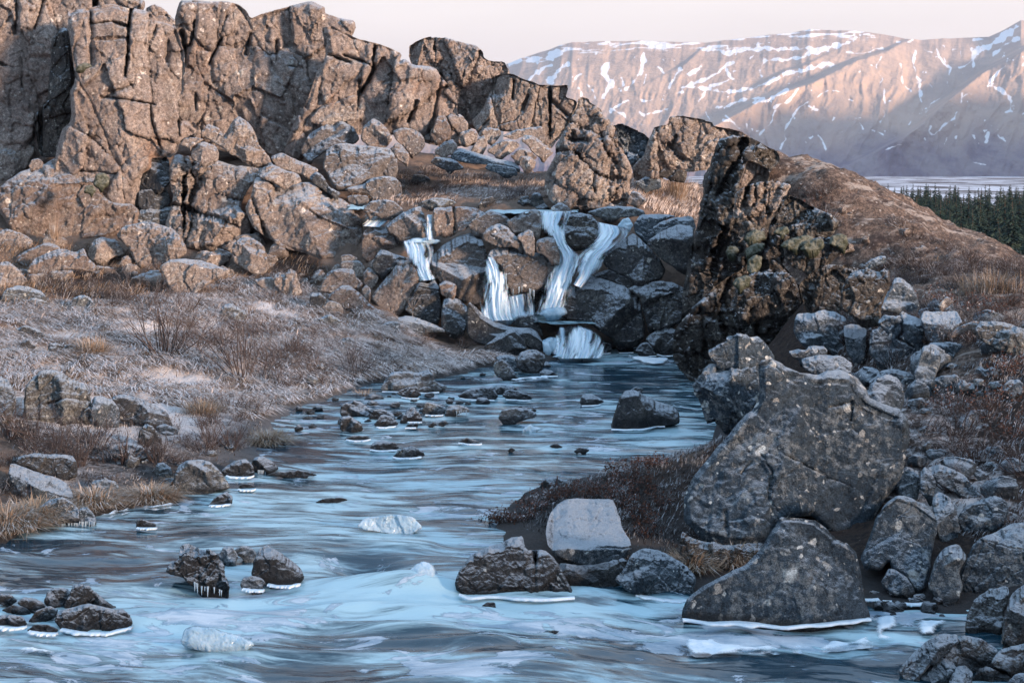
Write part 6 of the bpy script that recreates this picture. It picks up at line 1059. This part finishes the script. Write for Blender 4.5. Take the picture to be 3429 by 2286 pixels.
# moss cushions on the right hill
for pts, lab, d in (("672,130 700,95 760,70 860,50 900,70 890,110 830,130 790,160 700,145", "olive moss cushion, left of the bright pair on the hill edge", 29.9), ("800,150 850,95 930,75 972,90 974,140 940,170 860,172", "olive moss cushion, right of the bright pair on the hill edge", 29.8), ("1000,120 1020,60 1080,40 1130,60 1142,110 1120,150 1060,140", "pale moss cushion right of the bright pair", 30.1),
                    ("418,95 440,40 500,15 560,30 580,80 500,105", "pale frosted moss cushion left of the bright pair", 31.0), ("430,160 480,115 570,108 560,150 500,190 440,200", "dark green moss cushion under the pale frosted one", 30.6), ("440,300 450,220 500,185 550,200 540,280 480,330", "dark moss cushion in the middle of the black rock", 29.6), ("340,390 370,345 440,325 475,350 460,410 390,430", "lowest dark moss cushion on the black rock", 29.0), ("296,170 310,130 370,125 392,160 360,195 310,195", "small frosted moss cushion on the dark wall", 31.5), ("620,40 650,0 720,-10 740,30 690,60", "moss cushion above the black rock beside the brown columns", 31.0)):
    rock('F', 'moss', pts, lab, cat='moss', name='moss_cushion', d=d, fac=0, rough=.12, blk=.10, bulge=.55, lean=.8, force=True)
for pts, lab, d in (("515,480 540,450 580,432 620,440 638,462 580,480", "pale moss patch on the face of the tall cracked tower", 46.2), ("640,1280 660,1200 720,1190 755,1225 750,1280 700,1310", "grey green moss at the right end of the rust brown block", 43.5), ("575,1330 590,1280 640,1275 662,1310 640,1345", "grey green moss drop below the rust brown block's top", 43.4)):
    rock('A', 'moss', pts, lab, cat='moss', name='moss_cushion', d=d, fac=0, rough=.10, blk=.06, bulge=.4, lean=.4, force=True)
# spruce trees
def spruce_mesh(h, rng):
    vs = []; n = 0
    for lev in np.linspace(.06, .97, 26):
        L = h*.21*(1-lev)**.85+.06; k = 8 if lev < .8 else 5
        for j in range(k):
            a = rng.uniform(0, 6.28); l_ = L*rng.uniform(.65, 1.2); c, s = math.cos(a), math.sin(a); z0 = h*lev+rng.normal(0, .06); dr = .30+.1*rng.random(); wd = l_*.30
            for tt in (.0, .45):
                b = np.array([c*l_*tt, s*l_*tt, z0-l_*dr*tt]); e = np.array([c*l_*(tt+.6), s*l_*(tt+.6), z0-l_*dr*(tt+.6)]); sd = np.array([-s, c, 0])*wd*(1-tt*.6); up = np.array([0, 0, .16*l_])
                vs += [b-sd*.2+up*.3, b+(e-b)*.5-sd-up*.5, e, b, b+(e-b)*.5+sd-up*.5, e+up*.2, b+up, (b+e)/2-up*1.5, e]
    v = np.array(vs); return v, np.arange(len(v)).reshape(-1, 3)
protos = []
for i in range(4):
    rng = np.random.default_rng(70+i); root = bpy.data.objects.new('spruce_tree', None); COL.objects.link(root); h = 7.
    v, f = spruce_mesh(h, rng); cr_ = mesh_obj('crown', v, f, M['needle'], root, False); a, q = tubes(np.array([(0, 0, -.5, 0, 0, h*.97, .14, .02)]), 6); tr = mesh_obj('trunk', a, q, M['bark'], root); protos.append(root)
frng = np.random.default_rng(77); ntree = 0; TL = []
for k in range(1400):
    Xv_ = frng.uniform(1985, 2440); d = frng.uniform(120, 270)
    lim = np.interp(Xv_, [1985, 2040, 2352, 2440], [413, 418, 424, 424]); h = frng.uniform(5.0, 8.4)*(.8+.2*d/200); top = 395-(h-4.2-CAMZ)*F/V/d
    hl = np.interp(Xv_, [1985, 2100, 2352, 2440], [418, 492, 560, 580])
    if top < lim-4 or top > hl: continue
    x = (Xv_*V-CX)/F*d
    if any((x-a)**2+(d-b)**2 < 2.2**2 for a, b in TL): continue
    TL.append((x, d)); pr = protos[ntree % 4]
    if ntree < 4: r = pr
    else:
        r = pr.copy(); COL.objects.link(r)
        for ch in pr.children: c = ch.copy(); COL.objects.link(c); c.parent = r
    r.location = (x, d, -4.3); s = h/7; r.scale = (s*frng.uniform(.85, 1.2), s, s); r.rotation_euler = (0, 0, frng.uniform(0, 6.28)); ntree += 1
    tag(r, "dark green spruce standing in the dense wood behind the right hill", 'tree', "spruces in the wood behind the right hill")
    if ntree >= 170: break
r = protos[0].copy(); COL.objects.link(r)
for ch in protos[0].children: c = ch.copy(); COL.objects.link(c); c.parent = r
r.location = P(-14, 440, 50); r.scale = (.24, .24, .20); tag(r, "small dark green conifer growing against the cliff at the left picture edge", 'tree')
# ---------------------------------------------------------------- loose stones: copies of six weathered stones
stones = []
for i in range(6):
    rng = np.random.default_rng(300+i); a = np.linspace(0, 2*math.pi, 11)[:-1]; poly = np.stack([1714+np.cos(a)*60*rng.uniform(.75, 1.2, 10), 1900-np.sin(a)*42*rng.uniform(.7, 1.25, 10)], 1)
    o = rock('E', 'bank', poly, "x", d=17.0, fac=6, blk=.10, rough=.09, name='stone', sink=0, step=3.4, seed=300+i); stones.append(o)
bould = []
for i in range(7):
    rng = np.random.default_rng(500+i); a = np.linspace(0, 2*math.pi, 9)[:-1]+rng.normal(0, .12, 8); poly = np.stack([1714+np.cos(a)*70*rng.uniform(.7, 1.25, 8), 1900-np.sin(a)*52*rng.uniform(.65, 1.25, 8)], 1)
    bould.append(rock('E', 'tan', poly, "x", d=17.0, fac=9, fg=1.2, blk=.09, rough=.05, name='boulder', sink=0, step=2.2, seed=500+i))
nb_ = [0]; bmesh_ = {}
def bscatter(n, pts, lo, hi, mat, label, group, seed):
    rng = np.random.default_rng(seed); poly = np.array(pts, float)*V; w3 = np.array([P(X, Y, dground(X, min(Y, 2280)))[:2] for X, Y in poly]); k = 0
    for t in range(4000):
        if k >= n: break
        q = rng.uniform(w3.min(0), w3.max(0))
        if not inside(w3, q[:1], q[1:])[0]: continue
        z = float(gsurf(q[0], q[1])[0])
        if z < .1: continue
        i = int(rng.integers(7)) if nb_[0] >= 7 else nb_[0]
        if nb_[0] < 7: o = bould[i]
        else: o = bould[i].copy(); COL.objects.link(o)
        nb_[0] += 1
        if mat != 'tan':
            if (i, mat) not in bmesh_: me = bould[i].data.copy(); me.materials[0] = M[mat]; bmesh_[(i, mat)] = me
            o.data = bmesh_[(i, mat)]
        s = rng.uniform(lo, hi)*2; o.location = (q[0], q[1], z-.10*s); o.scale = (s*rng.uniform(.8, 1.3), s, s*rng.uniform(.75, 1.15)); o.rotation_euler = (rng.normal(0, .15), rng.normal(0, .2), rng.uniform(0, 6.28)); tag(o, label, 'boulder', group); k += 1
bscatter(34, [(660,335),(950,300),(1250,330),(1260,395),(950,405),(700,440)], .45, 1.15, 'tan', "angular brown boulder in the scree between the cliff fins and the upper meadow", "scree boulders above the upper meadow", 31)
bscatter(30, [(430,500),(840,480),(900,660),(780,680),(560,640)], .4, 1.0, 'tan', "angular brown boulder on the slope between the slanted slab and the falls", "boulders on the slope left of the falls", 32)
bscatter(20, [(-20,530),(300,540),(470,610),(300,650),(-20,640)], .4, .9, 'tan', "angular brown boulder at the foot of the rust brown block", "boulders at the foot of the left wall", 33)
bscatter(30, [(1880,720),(2352,690),(2352,1050),(2120,1000),(2000,850)], .3, .75, 'frost', "angular frosted boulder on the dark right bank", "boulders on the right bank", 34)
bscatter(14, [(2040,1000),(2352,1050),(2352,1250),(2150,1180)], .3, .6, 'frost', "angular frosted boulder on the slope above the right foreground rocks", "boulders above the right foreground rocks", 35)
used_st = set()
def scatter(n, pts, lo, hi, mat, label, group, seed, zmin=.0, water=False):
    rng = np.random.default_rng(seed); poly = np.array(pts, float)*V; d = [dground(X, Y) if not water else dwater(Y) for X, Y in poly]; w3 = np.array([P(X, Y, q)[:2] for (X, Y), q in zip(poly, d)]); k = 0; t = 0
    while k < n and t < 4000:
        t += 1; q = rng.uniform(w3.min(0), w3.max(0))
        if not inside(w3, q[:1], q[1:])[0]: continue
        z = max(float(gsurf(q[0], q[1])[0]), 0 if water else -9)
        if z < zmin: continue
        i = int(rng.integers(6)); key = (i, mat)
        src = stones[i]; s = rng.uniform(lo, hi)*(.6 if rng.random() < .6 else 1.)
        if not used_st.__contains__(i): o = src; used_st.add(i)
        else: o = src.copy(); COL.objects.link(o)
        if mat != 'bank':
            if (i, mat) not in smesh: me = src.data.copy(); me.materials[0] = M[mat]; smesh[(i, mat)] = me
            o.data = smesh[(i, mat)]
        o.location = (q[0], q[1], z-.03*s); o.scale = (s*2.2, s*2.2*rng.uniform(.7, 1.2), s*2.2*rng.uniform(.6, 1)); o.rotation_euler = (0, 0, rng.uniform(0, 6.28)); tag(o, label, 'stone', group); k += 1
smesh = {}
scatter(26, [(640,780),(1000,800),(1200,815),(1150,830),(850,880),(640,900)], .18, .5, 'bank', "small frosted stone in the heath between the left bushes and the pool", "stones in the heath of the left bank", 1, .05)
scatter(24, [(650,930),(900,885),(1080,890),(1060,960),(700,1000)], .15, .42, 'wet', "small wet black stone in the shallows below the left bank", "stones in the left shallows", 2, -9, True)
scatter(45, [(680,330),(950,300),(1200,340),(1230,420),(950,430),(720,420)], .3, .9, 'tan', "loose brown stone in the scree under the cliff fins", "scree stones under the cliff fins", 3, 1)
scatter(26, [(0,560),(300,560),(560,590),(840,600),(880,660),(560,640),(200,660),(0,660)], .2, .55, 'tan', "loose brown stone on the slope at the foot of the left wall", "stones at the foot of the left wall", 4, 1)
bscatter(22, [(1775,356),(1900,396),(2040,452),(2200,524),(2330,590),(2050,600),(1850,520)], .16, .42, 'tan', "low weathered rock breaking the turf of the right hill", "rocks in the turf of the right hill", 36)
scatter(40, [(1775,356),(1900,396),(2040,452),(2200,524),(2340,600),(2000,600),(1850,520)], .12, .4, 'tan', "pale stone lying on the brown right hill", "stones on the right hill", 5, 2)
scatter(36, [(1950,720),(2340,700),(2340,1150),(2150,1150),(2100,950),(2000,850)], .15, .42, 'bank', "frosted stone on the dark right bank", "stones on the right bank", 6, .5)
scatter(14, [(0,1000),(350,1000),(600,1000),(560,1060),(300,1130),(0,1180)], .15, .4, 'bank', "frosted stone among scrub on the lower left bank", "stones on the lower left bank", 7, .08)
scatter(30, [(640,965),(850,900),(1250,842),(1150,930),(760,1010)], .14, .40, 'wet', "black stone standing in the shallow water off the left bank", "stones in the shallow water off the left bank", 9, -9, True)
scatter(16, [(2000,1365),(2200,1385),(2230,1425),(2010,1415)], .12, .3, 'wet', "small wet black stone behind the right ice shelf", "wet stones of the right inlet", 8, -9, True)
for i, o in enumerate(stones):
    if i not in used_st: bpy.data.objects.remove(o)
# ---------------------------------------------------------------- air
hm = bpy.data.materials.new("haze_air"); hm.use_nodes = True; hn = hm.node_tree; hn.nodes.clear()
ho = hn.nodes.new('ShaderNodeOutputMaterial'); hv = hn.nodes.new('ShaderNodeVolumePrincipled'); hv.inputs['Color'].default_value = (.70, .74, .98, 1); hv.inputs['Density'].default_value = 0.00007; hv.inputs['Anisotropy'].default_value = .2
hn.links.new(hv.outputs[0], ho.inputs['Volume'])
bx = np.array([(x, y, z) for x in (-7300, 7300) for y in (-3300, 8300) for z in (-12, 470)], float)
hz = mesh_obj('haze', bx, np.array([(0, 1, 3, 2), (4, 6, 7, 5), (0, 4, 5, 1), (2, 3, 7, 6), (0, 2, 6, 4), (1, 5, 7, 3)]), hm, smooth=False); tag(hz, kind='stuff')
